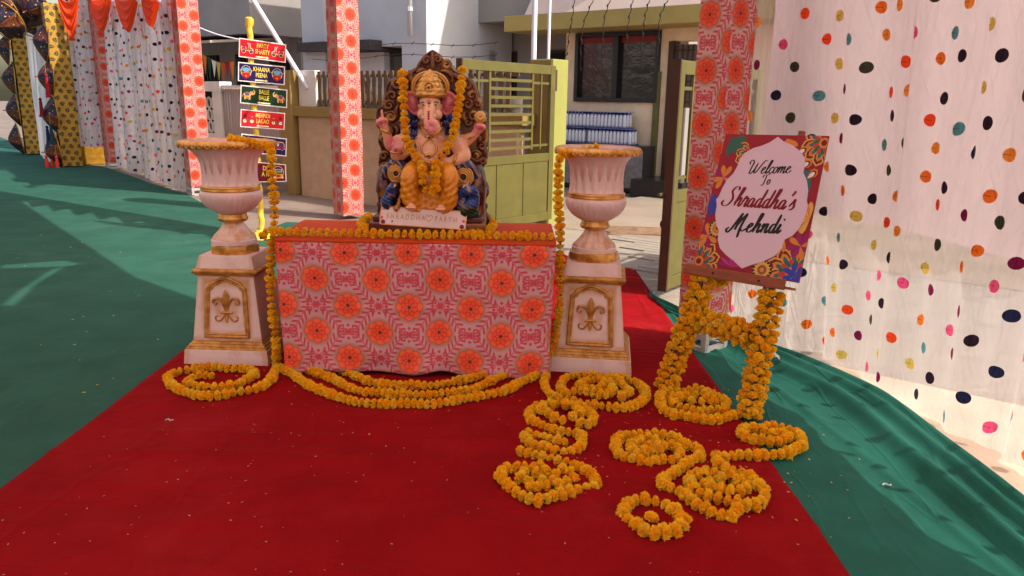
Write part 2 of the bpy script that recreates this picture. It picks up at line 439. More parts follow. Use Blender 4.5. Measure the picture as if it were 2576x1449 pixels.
RED = M('red_carpet_felt', S(142, 14, 20), 0.95, 0.10, 3, bump=0.3, bscale=220, spec=0.06, fine=0.35, dirt=S(158, 34, 38), crease=((1.1, (1, 2.6, 1), 3.2), (.8, (2.2, .5, 1), 2.4)))
GREEN = M('green_ground_cloth', S(44, 90, 77), 0.88, 0.12, 2.5, bump=0.3, bscale=160, spec=0.12, dirt=S(64, 102, 90), fine=0.25, crease=((.45, (1, 3.0, 1), 1.6), (.9, (2.4, 1.2, 1), 1.0)))
GREEN2 = M('sunlit_green_ground_cloth', S(28, 96, 82), 0.75, 0.12, 4, bump=0.3, bscale=160, spec=0.2, dirt=S(44, 104, 92), fine=0.2, crease=((1.5, (3.0, .5, 1), 1.2),))  # teal of the sunlit strip put into the colour of the whole cloth
ORANGE_T = M('orange_table_cloth', S(200, 72, 24), 0.85, 0.08, 3, bump=0.1, bscale=150)
SUN_BLOCK = cloth('white_sun_block_cloth', S(230, 214, 217), 0.24)
SWAG = cloth('orange_swag_cloth', S(250, 78, 30), 0.35)
WHITE_SHEER = cloth('white_sheer_cloth', S(245, 238, 240), 0.4)
URNW = M('urn_pale_plaster', S(232, 200, 198), 0.38, 0.06, 9, bump=0.06, bscale=50, spec=0.45, dirt=S(206, 164, 156))
GOLD = M('gold_paint', S(214, 142, 56), 0.30, 0.22, 18, bump=0.12, bscale=70, metal=0.55, spec=0.5, col2=S(240, 186, 104))
CONC = M('street_concrete', S(128, 112, 102), 0.95, 0.18, 1.2, bump=0.5, bscale=30, dirt=S(92, 80, 74))
COURT = M('courtyard_floor', S(142, 126, 110), 0.85, 0.10, 1.5, bump=0.2, bscale=40, dirt=S(128, 114, 102))
TILE = M('grey_ribbed_tile', S(146, 134, 122), 0.8, 0.15, 4, bump=0.4, bscale=50, stretch=(1, 8, 1), dirt=S(104, 94, 86))
BEIGE = M('textured_beige_plaster', S(190, 158, 130), 0.9, 0.07, 6, bump=0.9, bscale=16, bstretch=(1, 1, 4))
OLIVEB = M('olive_brown_tone', S(146, 120, 68), 0.75, 0.08, 3, bump=0.1, bscale=40)
GATE = M('olive_gate_paint', S(90, 84, 36), 0.42, 0.10, 5, dirt=S(78, 70, 36), bump=0.08, bscale=20, spec=0.45)
POSTY = M('lime_yellow_post_paint', S(140, 140, 74), 0.7, 0.05, 3, bump=0.08, bscale=40)
BROWN = M('brown_edge_paint', S(70, 46, 32), 0.5, 0.1, 4)
SLAT = M('brown_slat_paint', S(98, 78, 58), 0.55, 0.10, 6, bump=0.1, bscale=30)
PALE = M('pale_white_paint', S(222, 216, 208), 0.8, 0.05, 3, bump=0.1, bscale=40, dirt=S(190, 180, 172))
WALLW = M('white_house_plaster', S(192, 189, 193), 0.9, 0.05, 1.2, bump=0.25, bscale=30, dirt=S(168, 162, 164))
WALLG = M('grey_house_plaster', S(150, 142, 138), 0.9, 0.06, 1.2, bump=0.3, bscale=30, dirt=S(126, 119, 116))
WALLP = M('pinkish_house_plaster', S(214, 186, 172), 0.9, 0.05, 2, bump=0.3, bscale=40)
HOUSE = M('house_textured_cream', S(232, 206, 176), 0.9, 0.06, 5, bump=0.7, bscale=14, bstretch=(1, 1, 5))
EAVE = M('eave_olive_paint', S(170, 146, 84), 0.75, 0.06, 3, bump=0.1)
DARK = M('dark_shade', S(34, 30, 30), 0.9, 0.2, 2)
BLACKF = M('black_window_frame', S(26, 24, 28), 0.4, 0.1, 4, spec=0.5)
MET = M('galvanised_steel', S(176, 176, 178), 0.35, 0.12, 10, metal=0.7)
PVC = M('white_pole_paint', S(226, 216, 226), 0.5, 0.04, 5)
CORR = M('corrugated_sheet', S(176, 160, 152), 0.6, 0.10, 2, stretch=(1, 1, 0.2), dirt=S(150, 130, 118))
MARBLE = M('grey_laminate', S(120, 114, 116), 0.45, 0.25, 9, dirt=S(160, 154, 156))
YELCLOTH = M('yellow_wrap_cloth', S(226, 190, 70), 0.8, 0.10, 10, bump=0.5, bscale=14)
WOOD = M('red_brown_wood', S(140, 74, 48), 0.5, 0.18, 6, stretch=(1, 1, 8), bump=0.15, bscale=30)
STRING = M('dark_green_stem', S(44, 54, 22), 0.8, 0.2, 20)
WIRE = M('dark_wire', S(40, 34, 32), 0.6, 0.1, 5)
STEELW = M('worn_white_angle_steel', S(196, 194, 194), 0.4, 0.12, 14, metal=0.4, dirt=S(110, 106, 104))
PETAL = rand_mat('marigold_petal', [S(255, 204, 36), S(255, 210, 42), S(255, 194, 28), S(255, 214, 50), S(255, 220, 64), S(255, 186, 24), S(246, 222, 76), S(255, 202, 34)], 0.75, 0.15, 0.25)
PETALC = M('marigold_core', S(240, 160, 16), 0.8, 0.2, 60)
PRINT = attr_mat('flat_print', 0.5, 0.3)
PAINT = attr_mat('statue_paint', 0.22, 0.6, True)
# ------------------------------------------------------------------ ground and floor cloths
GY = -38.0                                # yaw of the house, wall and pandal grid
gd = Vector((math.cos(math.radians(GY)), math.sin(math.radians(GY)), 0)); gn = Vector((-math.sin(math.radians(GY)), math.cos(math.radians(GY)), 0))  # along wall / into the plot
mb = MB(); mb.grid(lambda a, b: ((a - .5) * 160, (b - .3) * 160, 0), 8, 8); tag(mb.build('ground', CONC), None, kind='structure')
RX0, RX1 = -1.95, 1.115
def lines_wrinkle(x, y, segs):
    h = 0
    for (ax, ay, bx, by, wd, amp) in segs:
        dx, dy = bx - ax, by - ay; L2 = dx * dx + dy * dy; t = ((x - ax) * dx + (y - ay) * dy) / L2
        if -0.1 < t < 1.1:
            d = ((x - ax) * dy - (y - ay) * dx) / math.sqrt(L2); fade = max(0, min(1, (t + .1) / .2, (1.1 - t) / .2))
            h += amp * fade * math.exp(-(d / wd) ** 2)
    return h
red_w = [(0.15, 3.3, 0.5, 2.0, .05, .008), (0.3, 3.0, 0.9, 2.2, .05, .007), (-1.9, 3.0, 1.1, 2.95, .035, .006), (-1.6, 2.45, 1.0, 2.5, .04, .005), (-0.2, 2.6, 0.1, 1.6, .06, .007), (0.6, 3.3, 1.1, 3.1, .04, .006), (-1.9, 3.55, .9, 3.4, .03, .004), (-1.2, 2.2, .2, 2.0, .05, .004), (-1.9, 3.2, 1.1, 3.16, .014, .005), (-1.9, 2.72, 1.1, 2.70, .014, .005), (.05, 3.6, .35, 2.1, .018, .005), (-.5, 3.4, -.62, 1.9, .016, .003), (.55, 2.5, .95, 2.0, .02, .006), (.2, 2.4, .9, 2.25, .016, .005)]
def red_z(x, y): return 0.014 + 2.2 * lines_wrinkle(x, y, red_w) + .0022 * (nz(x * 2.2, y * 2.2) + .6 * nz(x * 5, y * 5, 3))
mb = MB(); rl = 8.75
mb.grid(lambda a, b: (RX0 + (RX1 - RX0) * a + .012 * nz(b * 9, a), .2 + (rl - .2) * b, red_z(RX0 + (RX1 - RX0) * a, .2 + (rl - .2) * b)), 110, 300)
tag(mb.build('red_carpet', RED, smooth=True, solid=.003), 'long red felt carpet running from the street up to the gate', 'carpet')
# green cloth on the left, spread over the lane
gl = [G(-900, 372), G(-200, 362), G(0, 345), G(130, 400), G(275, 424), G(380, 462), G(470, 490), G(560, 540), G(640, 590), G(720, 560)]
bound = [(p.x, p.y) for p in gl] + [(-1.6, 9.2), (-1.6, .2), (-9, .2), (-24, 14)]
vs, fs = cdt_poly(bound, .30, .07)
def green_z(x, y): return .006 + .004 * max(0, nz(x * .9 + y * .5, y * .3)) + .007 * max(0, nz(x * .55 + y * .95, (x - y) * .18, 4)) ** 1.0
mb = MB(); mb.add([(x, y, min(.011, green_z(x, y)) if x > -2.3 else green_z(x, y)) for x, y in vs], fs)
tag(mb.build('green_ground_cloth', GREEN, smooth=True), 'wide green floor cloth spread over the lane left of the red carpet', 'floor cloth')
# green cloth on the right, ridged, under the polka dot curtain
inner = [Vector((1.0, 6.9, 0)), Vector((1.0, 5.6, 0)), Vector((1.0, 4.6, 0)), Vector((1.0, 3.4, 0)), Vector((1.0, 2.2, 0)), Vector((1.0, .4, 0))]
outer = [G(1672, 776), G(1700, 800), G(1905, 868), G(2060, 916), G(2250, 1010), G(2576, 1262), G(3000, 1600)]
inner = resample(crom(inner, 10), .05); outer = resample(crom(outer, 10), .03)
def at(poly, t): f = t * (len(poly) - 1); i = min(int(f), len(poly) - 2); return poly[i].lerp(poly[i + 1], f - i)
def gr(a, b):
    p = at(inner, b).lerp(at(outer, b), a); w = (at(inner, b) - at(outer, b)).length
    s = a * w; env = min(1, w / .5)
    h = .045 * math.exp(-((s - w + .34 + .05 * math.sin(b * 9)) / .055) ** 2) + .030 * math.exp(-((s - w + .16 + .03 * math.sin(b * 7 + 1)) / .04) ** 2) \
        + .024 * math.exp(-((s - w + .035) / .03) ** 2) + .010 * math.exp(-((s - w + .55) / .03) ** 2)
    h *= 1.1 + .8 * nz(b * 6, 2.2)
    return (p.x, p.y, .007 + (env * h if a > .12 else 0) + .008 * a * max(0, nz(p.x * 5, p.y * 2.2, 5)))
mb = MB(); mb.grid(gr, 70, 130)
tag(mb.build('green_ground_cloth', GREEN2, smooth=True, solid=.002), 'rucked green floor cloth with long ridges below the polka dot curtain', 'floor cloth')
ap = [G(1880, 850), G(2060, 905), G(2330, 1040), G(2600, 1230), Vector((2.9, 1.0, 0)), Vector((3.6, -3, 0)), Vector((14, -3, 0)), Vector((14, 5, 0)), Vector((8, 9, 0)), Vector((3.6, 6.0, 0)), Vector((2.2, 5.3, 0))]
vs, fs = cdt_poly([(p.x - .25 * (i < 4), p.y) for i, p in enumerate(ap)], .4)
tag(MB().add([(x, y, .003) for x, y in vs], fs).build('pavement', M('pale_concrete', S(196, 172, 150), .9, .12, 2, bump=.4, bscale=40, dirt=S(168, 144, 124))), None, kind='structure')
# courtyard behind the gate
post_c = G(1352, 566); post_c.z = 0; hinge_r = post_c + gd * 2.55
mb = MB(); c0 = post_c - gn * .1 - gd * .4; q = [c0, c0 + gd * 9, c0 + gd * 9 + gn * 14, c0 - gd * .0 + gn * 14]
mb.add([(p.x, p.y, .03) for p in q] + [(p.x, p.y, -.05) for p in q], [(0, 1, 2, 3), (0, 4, 5, 1), (3, 7, 4, 0)])
tag(mb.build('courtyard_floor', COURT), None, kind='structure')
rp0 = MB(); k = 0
ramp = rp0
a0 = post_c - gn * 3.0 - gd * .3
ramp.add([(p.x, p.y, z) for p, z in ((a0, .004), (a0 + gd * 7, .004), (a0 + gd * 7 + gn * 2.9, .026), (a0 + gn * 2.9, .026))], [(0, 1, 2, 3)])
rampo = tag(ramp.build('entrance_paving', TILE), None, kind='structure')
def plank(w, L, t=.012): return MB().box((0, 0, t / 2), (w, L, t), 0)
pm = plank(.30, .112).build('paving_tile', TILE, rampo); first = True; shared = pm.data
for i in range(24):
    for j in range(9):
        c = a0 + gd * (.2 + j * .305) + gn * (.1 + i * .118); zz = .004 + .022 * (.1 + i * .118) / 2.9
        pp = Vector((c.x, c.y, zz)); 
        if pp.x < RX1 + .1 or pp.y < 4.9 or pp.x > 3.2: continue
        o = pm if first else pm.copy()
        if not first: COL.objects.link(o)
        first = False; o.parent = rampo; o.location = pp + Vector((0, 0, random.uniform(-.002, .001))); o.rotation_euler = (0, 0, math.radians(GY))

# ------------------------------------------------------------------ boundary wall with slat fence
W0 = G(752, 492); W0.z = 0
def wp(s, d, z): p = W0 + gd * s + gn * d; return (p.x, p.y, z)
rzg = math.radians(GY)
wall_len = (post_c - W0).dot(gd) - .17
t = thing('boundary_wall', 'beige textured boundary wall with olive band and brown slat fence on top', 'wall', W0, rzg)
MB().box((wall_len / 2, .14, .6), (wall_len, .16, 1.2)).build('wall_panel', BEIGE, t)
MB().box((wall_len / 2 - .1, .13, 1.265), (wall_len + .45, .26, .14)).build('cap_band', OLIVEB, t, bevel=.008)
MB().box((-.2, .12, .93), (.3, .30, 1.86)).build('end_post', OLIVEB, t, bevel=.01)
MB().box((.17, .16, 1.60), (.40, .10, .52)).build('pale_block', PALE, t, bevel=.006)
MB().box((wall_len / 2, .21, 1.43), (wall_len - .1, .04, .20)).build('pale_kerb', PALE, t)
ns = int((wall_len - .5) / .118); sm = None
for i in range(ns):
    if sm is None: sm = MB().box((0, 0, 0), (.062, .03, .50)).build('slat', SLAT, t, bevel=.004); o = sm
    else: o = sm.copy(); COL.objects.link(o); o.parent = t
    o.location = (.46 + i * .118, .12, 1.595)
for z in (1.42, 1.78): MB().box((wall_len / 2 + .15, .15, z), (wall_len - .4, .025, .04)).build('rail', SLAT, t)

# gate post
t = thing('gate_post', 'square lime yellow gate post with one olive brown side', 'post', post_c, rzg)
MB().box((0, .16, .98), (.33, .32, 1.96)).build('shaft', POSTY, t, bevel=.01)
MB().box((-.01, -.003, .97), (.315, .012, 1.94)).build('brown_face', OLIVEB, t)  # thin slab gives this one face an olive brown tone
MB().box((.172, .03, 1.72), (.03, .07, .24)).build('hinge_plate', BROWN, t)
# ------------------------------------------------------------------ gate leaves (x runs from the hinge to the free end, face on -y)
def gate_leaf(label, hinge, yaw, L, z0, z1, bolt):
    t = thing('gate_leaf', label, 'gate', hinge, yaw, 'olive steel gate leaves'); H = z1 - z0; zm = z0 + H * .42
    fr = MB()
    for x in (.045, L - .045): MB().box((x, 0, (z0 + z1) / 2), (.09, .05, H)).build('stile', [GATE], t, bevel=.004)
    for z, h in ((z0 + .05, .10), (zm, .09), (z1 - .05, .10)): MB().box((L / 2, 0, z), (L - .18, .046, h)).build('rail', GATE, t, bevel=.004)
    xb = .42; xs = (L - .50)
    nb = 9
    for i in range(nb):
        z = zm + .10 + (z1 - .17 - zm - .05) * (i + .3) / nb
        MB().box(((xb + L - .45) / 2, 0, z), (L - .45 - xb - .03, .022, .032)).build('bar', GATE, t)
    for xa, xc in ((.09, xb), (L - .45, L - .09)):
        x = xb if xa < .2 else L - .45
        MB().box((x, 0, (zm + z1) / 2), (.03, .03, z1 - zm - .19)).build('divider', GATE, t)
        xm = (xa + xc) / 2
        MB().box((xm, .003, (zm + z1) / 2), (.022, .02, z1 - zm - .19)).build('bar', GATE, t)
        for z in (zm + .14, z1 - .20): MB().box((xm, -.002, z), (xc - xa - .03, .02, .026)).build('bar', GATE, t)
    n = 3
    for i in range(n):
        w = (L - .18) / n; MB().box((.09 + w * (i + .5), .006, (z0 + .10 + zm - .045) / 2), (w - .012, .016, zm - z0 - .145)).build('panel', GATE, t, bevel=.004)
    MB().box((L + .012, 0, (z0 + z1) / 2), (.022, .075, H + .01)).build('edge_strip', BROWN, t)
    if bolt:
        b = MB().tube([(L + .07, -.05, zm + .02), (L - .28, -.05, zm + .02)], .013, 10).build('bolt', GATE, t, smooth=True, autos=40)
        for x in (L - .05, L - .22): MB().box((x, -.04, zm + .02), (.035, .04, .05)).build('bolt_bracket', BROWN, b)
        MB().box((L - .2, -.04, zm - .10), (.05, .03, .22)).build('latch_plate', GATE, t)
        MB().tube([(L - .05, -.05 - .03 * math.sin(a), zm - .22 + .035 * math.cos(a)) for a in np.linspace(0, 2 * PI, 14)], .008, 6).build('ring', BROWN, t, smooth=True)
    return t
yaw_l = math.atan2(-gn.y, -gn.x)
hl = post_c + gd * .20 - gn * .02
gate_leaf('olive steel gate leaf hinged to the lime yellow post', hl, yaw_l, 1.62, .10, 1.88, False)
free_r = G(1668, 724, .08); hr = free_r + gn * 1.62; hr.z = 0
gate_leaf('olive steel gate leaf with sliding bolt swung open by the floral pillar', hr, yaw_l, 1.62, .06, 1.80, True)

# ------------------------------------------------------------------ cream house with black window
F0 = Vector((2.42, 13.0, 0))
def fh(x, y): return AD(x, y, F0, GY)
def fs_(x, y): p = fh(x, y); return ((p - F0).dot(gd), p.z)
t = thing('cream_house', 'cream textured house front with olive eave and wide black window', 'house', F0, rzg); HT = t
wl, wtop = fs_(1452, 84); wr, wbot = fs_(1655, 257); wl2 = fs_(1446, 255)[0]
xl = fs_(1418, 300)[0]; dl = fs_(1682, 200)[0]
eb = fs_(1500, 80)[1]; et = eb + .26
wz1, wz0 = fs_(1560, 80)[1], fs_(1550, 257)[1]
for nm, x0, x1, z0, z1 in (('wall', xl, dl, 0, wz0), ('wall', xl, wl, wz0, wz1), ('wall', wr, dl, wz0, wz1), ('wall', xl, dl, wz1, eb + .3), ('wall', dl + 1.05, dl + 3, 0, eb + .3), ('wall', dl, dl + 1.05, 2.45, eb + .3)):
    MB().box(((x0 + x1) / 2, .15, (z0 + z1) / 2), (x1 - x0, .3, z1 - z0)).build(nm, HOUSE, t)
MB().box((xl + .06, 2.2, (eb + .3) / 2), (.12, 4.0, eb + .3)).build('side_wall', HOUSE, t)
MB().box(((xl + dl) / 2 + .6, -.25, (eb + et) / 2), (dl - xl + 2.9, .9, et - eb)).build('eave', EAVE, t, bevel=.01)
MB().add([(xl - .6 + x, y, z) for x, y, z in ((.2, -.7, et), (dl - xl + 3, -.7, et), (dl - xl + 3, .2, et + 1.6), (.35, .2, et + 1.6))], [(0, 1, 2, 3)]).build('sloping_parapet', WALLP, t)
w = MB().box(((wl + wr) / 2, .11, (wz0 + wz1) / 2), (wr - wl, .05, wz1 - wz0)); win = w.build('window_backing', DARK, t)
fw = .07
for c, d in (((wl + fw / 2, .0, (wz0 + wz1) / 2), (fw, .12, wz1 - wz0)), ((wr - fw / 2, .0, (wz0 + wz1) / 2), (fw, .12, wz1 - wz0)), (((wl + wr) / 2, 0, wz0 + fw / 2), (wr - wl - 2 * fw, .12, fw)), (((wl + wr) / 2, 0, wz1 - fw / 2), (wr - wl - 2 * fw, .12, fw)), (((wl + wr) / 2, -.01, (wz0 + wz1) / 2), (.10, .10, wz1 - wz0 - 2 * fw))):
    MB().box(c, d).build('window_frame', BLACKF, t, bevel=.006)
glm, nt_, b_ = new_mat('dark_window_film')
b_.inputs['Base Color'].default_value = (*S(34, 30, 34), 1); b_.inputs['Roughness'].default_value = .14; b_.inputs['Specular IOR Level'].default_value = .8
add_bump(nt_, b_, noise_node(nt_, coords(nt_), 2.2, 4, stretch=(1, 1, 1.6)), .35, .05)
for s in (0, 1):
    xa = (wl + fw if s == 0 else (wl + wr) / 2 + .05); xb_ = ((wl + wr) / 2 - .05 if s == 0 else wr - fw)
    MB().box(((xa + xb_) / 2, .045, (wz0 + wz1) / 2), (xb_ - xa, .012, wz1 - wz0 - 2 * fw)).build('pane', glm, t)
    MB().box(((xa + xb_) / 2, .036, wz1 - fw - .055), (xb_ - xa - .004, .004, .10)).build('red_film_strip', M('red_film', S(130, 36, 36), .4), t)
# doorway with grilled shutter
MB().box((dl + .53, .9, 1.22), (1.05, .05, 2.45)).build('dark_doorway', DARK, t)
MB().box((dl + .04, .05, 1.22), (.09, .22, 2.44)).build('door_frame', BROWN, t)
MB().box((dl - .18, -.03, 1.0), (.10, .05, 1.95)).build('door_edge', M('dark_olive_door', S(92, 92, 48), .5), t)
dr = MB().box((dl + .26, .02, 1.9), (.34, .04, .98)); dr = dr.build('grille_shutter', M('shutter_ground', S(96, 84, 80), .6), t)
for i in range(6): MB().box((dl + .26, -.006, 1.5 + i * .16), (.34, .014, .022)).build('grille_bar', BROWN, dr)
for i in range(4): MB().box((dl + .13 + i * .09, -.010, 1.9), (.016, .014, .96)).build('grille_bar', BROWN, dr)
# cabinets along the house front
cx0, cz1 = fs_(1396, 372); cx1 = fs_(1652, 380)[0]; cz1 = .75
nb = 3; cw = (cx1 - cx0) / nb
for i in range(nb):
    lab = ['grey laminate cabinet below the stacked bottle packs at the far end', 'grey laminate cabinet in the middle of the row of three', 'grey laminate cabinet at the doorway end of the row'][i]
    p = F0 + gd * (cx0 + cw * (i + .5)) - gn * .24
    c = thing('cabinet', lab, 'cabinet', (p.x, p.y, .03), rzg, 'grey cabinets along the house front')
    MB().box((0, 0, .36), (cw - .01, .40, .72)).build('carcass', BLACKF, c)
    MB().box((0, -.01, .735), (cw, .46, .03)).build('worktop', BLACKF, c, bevel=.005)
    for s in (-1, 1):
        d = MB().box((s * cw * .245, -.206, .37), (cw * .47, .018, .62)).build('door', MARBLE, c, bevel=.003)
        MB().tube([(s * cw * .05, -.225, .56), (s * cw * .05, -.24, .56), (s * cw * .05, -.24, .64), (s * cw * .05, -.225, .64)], .008, 6).build('handle', MET, d)
# shrink-wrapped packs of water bottles
BOT = M('clear_bottle_plastic', S(198, 202, 216), .2, .1, 30, spec=.6); CAPB = M('blue_cap', S(40, 58, 140), .4)
bm_ = MB().lathe([(0, 0), (.032, 0), (.033, .05), (.030, .07), (.033, .09), (.033, .15), (.026, .185), (.013, .205), (.013, .215)], 10).build('bottle', BOT, None, smooth=True)
cm_ = MB().lathe([(.0155, .205), (.0155, .235), (0, .236)], 10).build('cap', CAPB, None, smooth=True)
fb = True
def pack(label, sx, z):
    global fb
    p = F0 + gd * sx - gn * .26
    c = thing('bottle_pack', label, 'bottle pack', (p.x, p.y, z), rzg, 'packs of water bottles on the cabinets')
    MB().box((0, 0, .012), (.86, .30, .02)).build('tray', M('blue_tray_film', S(70, 84, 130), .4), c)
    for i in range(12):
        for j in range(3):
            b = bm_ if fb else bm_.copy(); k = cm_ if fb else cm_.copy()
            if not fb: COL.objects.link(b); COL.objects.link(k)
            fb = False
            b.parent = c; b.location = (-.39 + i * .071, -.10 + j * .09, .022); k.parent = b; k.location = (0, 0, 0)
    MB().box((0, 0, .264), (.85, .29, .008)).build('film_top', M('film_blue_edge', S(120, 130, 190), .3), c)
ztop = .78
pack('pack of water bottles lying on the far end cabinet, bottom row', cx0 + .46, ztop); pack('pack of water bottles on the cabinet, bottom row, nearer the doorway', cx0 + 1.36, ztop)
pack('pack of water bottles in the upper row at the far end', cx0 + .46, ztop + .27); pack('pack of water bottles in the upper row nearer the doorway', cx0 + 1.25, ztop + .27)
# dark base plinth below doorway, black box, broom-like mop foot, doormat sack
p = fh(1690, 480)
t2 = tag(MB().box((F0 + gd * (dl + .3) - gn * .4) + Vector((0, 0, .15)), (.9, .8, .28), rz=rzg).build('door_step', M('black_granite', S(40, 38, 40), .25), None), 'black granite step in front of the dark doorway', 'step')
sk = G(1640, 580, .04); mb = MB()
mb.grid(lambda a, b: (sk.x + (a - .5) * 1.15 + .05 * math.sin(b * 9), sk.y + (b - .5) * .55 + .04 * math.sin(a * 7), .034 + .05 * max(0, nz(a * 4, b * 4) + .2) * math.sin(PI * a) * math.sin(PI * b)), 24, 14)
tag(mb.build('sack_mat', M('jute_sack', S(128, 98, 74), .95, .2, 12, bump=.5, bscale=80), smooth=True, solid=.008), 'crumpled brown jute sack lying on the courtyard floor', 'sack')
# hanging strings of small lights from the eave
k = 0
for (pts, lab) in (([(1445, 0), (1438, 55), (1432, 85), (1424, 140), (1412, 160)], 'off the corner of the eave'), ([(1492, 0), (1468, 60), (1462, 110), (1460, 180)], 'at the edge of the window frame'),
            ([(1535, 0), (1520, 50), (1517, 110), (1512, 172)], 'over the farther window pane'), ([(1592, 0), (1582, 50), (1577, 100), (1574, 166)], 'beside the middle window bar'),
            ([(1634, 0), (1622, 45), (1617, 95), (1612, 180)], 'over the nearer window pane'), ([(1680, 0), (1660, 45), (1657, 110), (1647, 184)], 'between the window and the doorway')):
    off = F0 - gn * .9
    P = [AD(x, y, off, GY) for x, y in pts]; P = crom(P, 8)
    for i, p in enumerate(P): p += gd * .012 * math.sin(i * 1.7)
    t = thing('light_string', 'dark string of tiny bulbs hanging ' + lab, 'string lights', P[-1], 0, 'strings of bulbs hanging from the eave')
    MB().tube(P, .007, 5).build('wire', WIRE, t, world=True)
    for i in range(3, len(P), 4): MB().ball(P[i], (.014, .014, .028), 6, 5).build('bulb', WIRE, t, world=True)

# ------------------------------------------------------------------ buildings behind the wall
def yawed(p, yaw): return thing  # (kept for clarity)
B1 = AY(631, 84, 17.0)
def b1l(x, y): return AP(x, y, B1, gn)
def b1r(x, y): return AP(x, y, B1, gd)
t = thing('grey_upper_house', 'grey plastered house with overhanging upper floor and raised emblem', 'house', (B1.x, B1.y, 0), rzg)
hz = B1.z
MB().box((-2.6, 1.8, hz + 2.0), (5.2, 3.6, 4.0)).build('upper_storey', WALLG, t, bevel=.01)
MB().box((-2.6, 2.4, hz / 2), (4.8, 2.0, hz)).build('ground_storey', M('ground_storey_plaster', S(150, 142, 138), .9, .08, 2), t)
for i, (x, z) in enumerate(((-3.9, 1.9), (-2.4, 1.9), (-1.0, 1.9))):
    w = MB().box((x, 1.39, z), (.75, .04, 1.1)).build('window', DARK, t)
    for k in range(5): MB().box((x - .3 + k * .15, 1.36, z), (.02, .02, 1.1)).build('bar', BLACKF, w)
MB().box((-2.6, 1.385, .65), (4.7, .03, .9)).build('dark_opening', DARK, t)
MB().box((-2.7, .25, hz - .10), (4.7, 2.0, .05), rot=Matrix.Rotation(.10, 3, 'X')).build('sheet_awning', CORR, t)
em = MB()                                                      # raised Devanagari emblem on the wall
def st(pts, r=.02): em.tube([(-1.35 + x * .36, -.015, hz + 1.02 + z * .36) for x, z in pts], r, 6)
st([(-.45, .5), (.5, .5)]); st([(.28, .5), (.28, -.5)]); st([(-.35, .45), (-.05, .3), (-.1, .05), (-.35, .0), (-.1, -.1), (.1, -.35), (-.05, -.45)]); st([(.28, .1), (.05, .0), (-.02, -.15)]); st([(.45, .5), (.45, -.5)]); st([(.45, .5), (.3, .72), (.05, .68)])
em.build('emblem', M('emblem_grey', S(128, 120, 118), .7), t)
# white house in the middle
B2 = AY(760, 100, 16.0)
t = thing('white_house', 'white plastered two storey house with recessed porch and drain pipe', 'house', (B2.x, B2.y, 0), rzg)
def b2(x, y, d=0): p = AP(x, y, B2 + gn * d, gn); return ((p - B2).dot(gd), p.z)
xa, zb = b2(750, 180); xc = b2(1062, 60)[0]; zt = 5.0
zl = b2(900, 118)[1]
MB().box((.35, 1.0, 2.5), (.7, 2.0, 5.0)).build('corner_column', WALLW, t, bevel=.01)
MB().box(((.7 + xc) / 2, 1.3, (zl + 5) / 2), (xc - .7, 2.4, 5 - zl)).build('upper_wall', WALLW, t)
MB().box(((b2(1000, 118)[0] + xc) / 2, 1.3, zl / 2), (xc - b2(1000, 118)[0], 2.39, zl)).build('lower_wall', WALLW, t)
xs_ = b2(948, 118)[0]; MB().box((.05 + xs_ / 2, .8, zl + .02), (xs_ - .05, 2.0, .17)).build('porch_slab', M('dark_slab', S(70, 62, 62), .8), t)
MB().box(((.7 + xc) / 2, 1.9, zl / 2), (xc - .7, .2, zl)).build('porch_back_wall', WALLW, t)
arch = [(.0, 0), (.0, -.25)] + [(1.05 * math.sin(a), -.25 - 1.0 * (1 - math.cos(a))) for a in np.linspace(0, PI / 2, 10)] + [(1.25, -1.25), (1.25, 0)]
MB().prism([(.78 + x, zl - .08 + z) for x, z in arch], .30, .45).build('curved_bracket', WALLW, t)
for x, z, w_, h_ in ((b2(945, 150)[0], zl - .95, .9, 1.5),): MB().box((x, 1.78, z), (w_, .05, h_)).build('porch_opening', DARK, t)
px_ = b2(1036, 60)[0]
MB().tube([(px_, -.05, zl + .15), (px_, -.05, 5)], .045, 10).build('drain_pipe', WALLW, t, smooth=True)
MB().tube([(px_, -.05, zl + .55), (px_, -.05, zl + .62)], .058, 10).build('pipe_collar', WALLW, t)
# grey house further right, cantilevered
B3 = AY(1064, 66, 16.0)
t = thing('grey_house', 'long grey house with cantilevered upper floor behind the gate', 'house', (B3.x, B3.y, 0), rzg)
z3 = B3.z
MB().box((2.6, 1.6, z3 + 1.5), (5.2, 3.2, 3.0)).build('upper_storey', WALLG, t, bevel=.01)
MB().box((2.6, 2.2, z3 / 2), (5.2, 2.2, z3 - .004)).build('lower_storey', WALLG, t)
for x in (1.25, 2.55, 3.7):
    w = MB().box((x, 1.08, z3 - .95), (.55, .06, 1.0)).build('window_frame', BROWN, t); MB().box((x, 1.04, z3 - .95), (.45, .02, .9)).build('pane', DARK, w)
# corrugated gate and white parapet left of the boundary wall
cg = W0 - gd * .36 + gn * .1
t = thing('corrugated_gate', 'pale corrugated sheet gate standing behind the sign post', 'gate', (cg.x, cg.y, 0), rzg)
mb = MB(); Lc = 1.75
mb.grid(lambda a, b: (-Lc * a, .018 * math.sin(a * Lc / .075 * 2 * PI), .12 + b * 1.5), 184, 1); mb.build('sheet', CORR, t, smooth=True, solid=.003)
for z in (.14, 1.62): MB().box((-Lc / 2, -.03, z), (Lc, .03, .04)).build('frame_bar', PALE, t)
pp = cg - gd * 2.55
t = thing('white_parapet', 'white low wall with a cast lattice screen left of the corrugated gate', 'wall', (pp.x, pp.y, 0), rzg)
MB().box((.35, .05, .42), (1.0, .18, .84)).build('base_wall', PALE, t); MB().box((.35, .05, 1.62), (1.04, .22, .16)).build('coping', PALE, t); MB().box((.72, .05, 1.19), (.26, .18, .70)).build('pier', PALE, t)
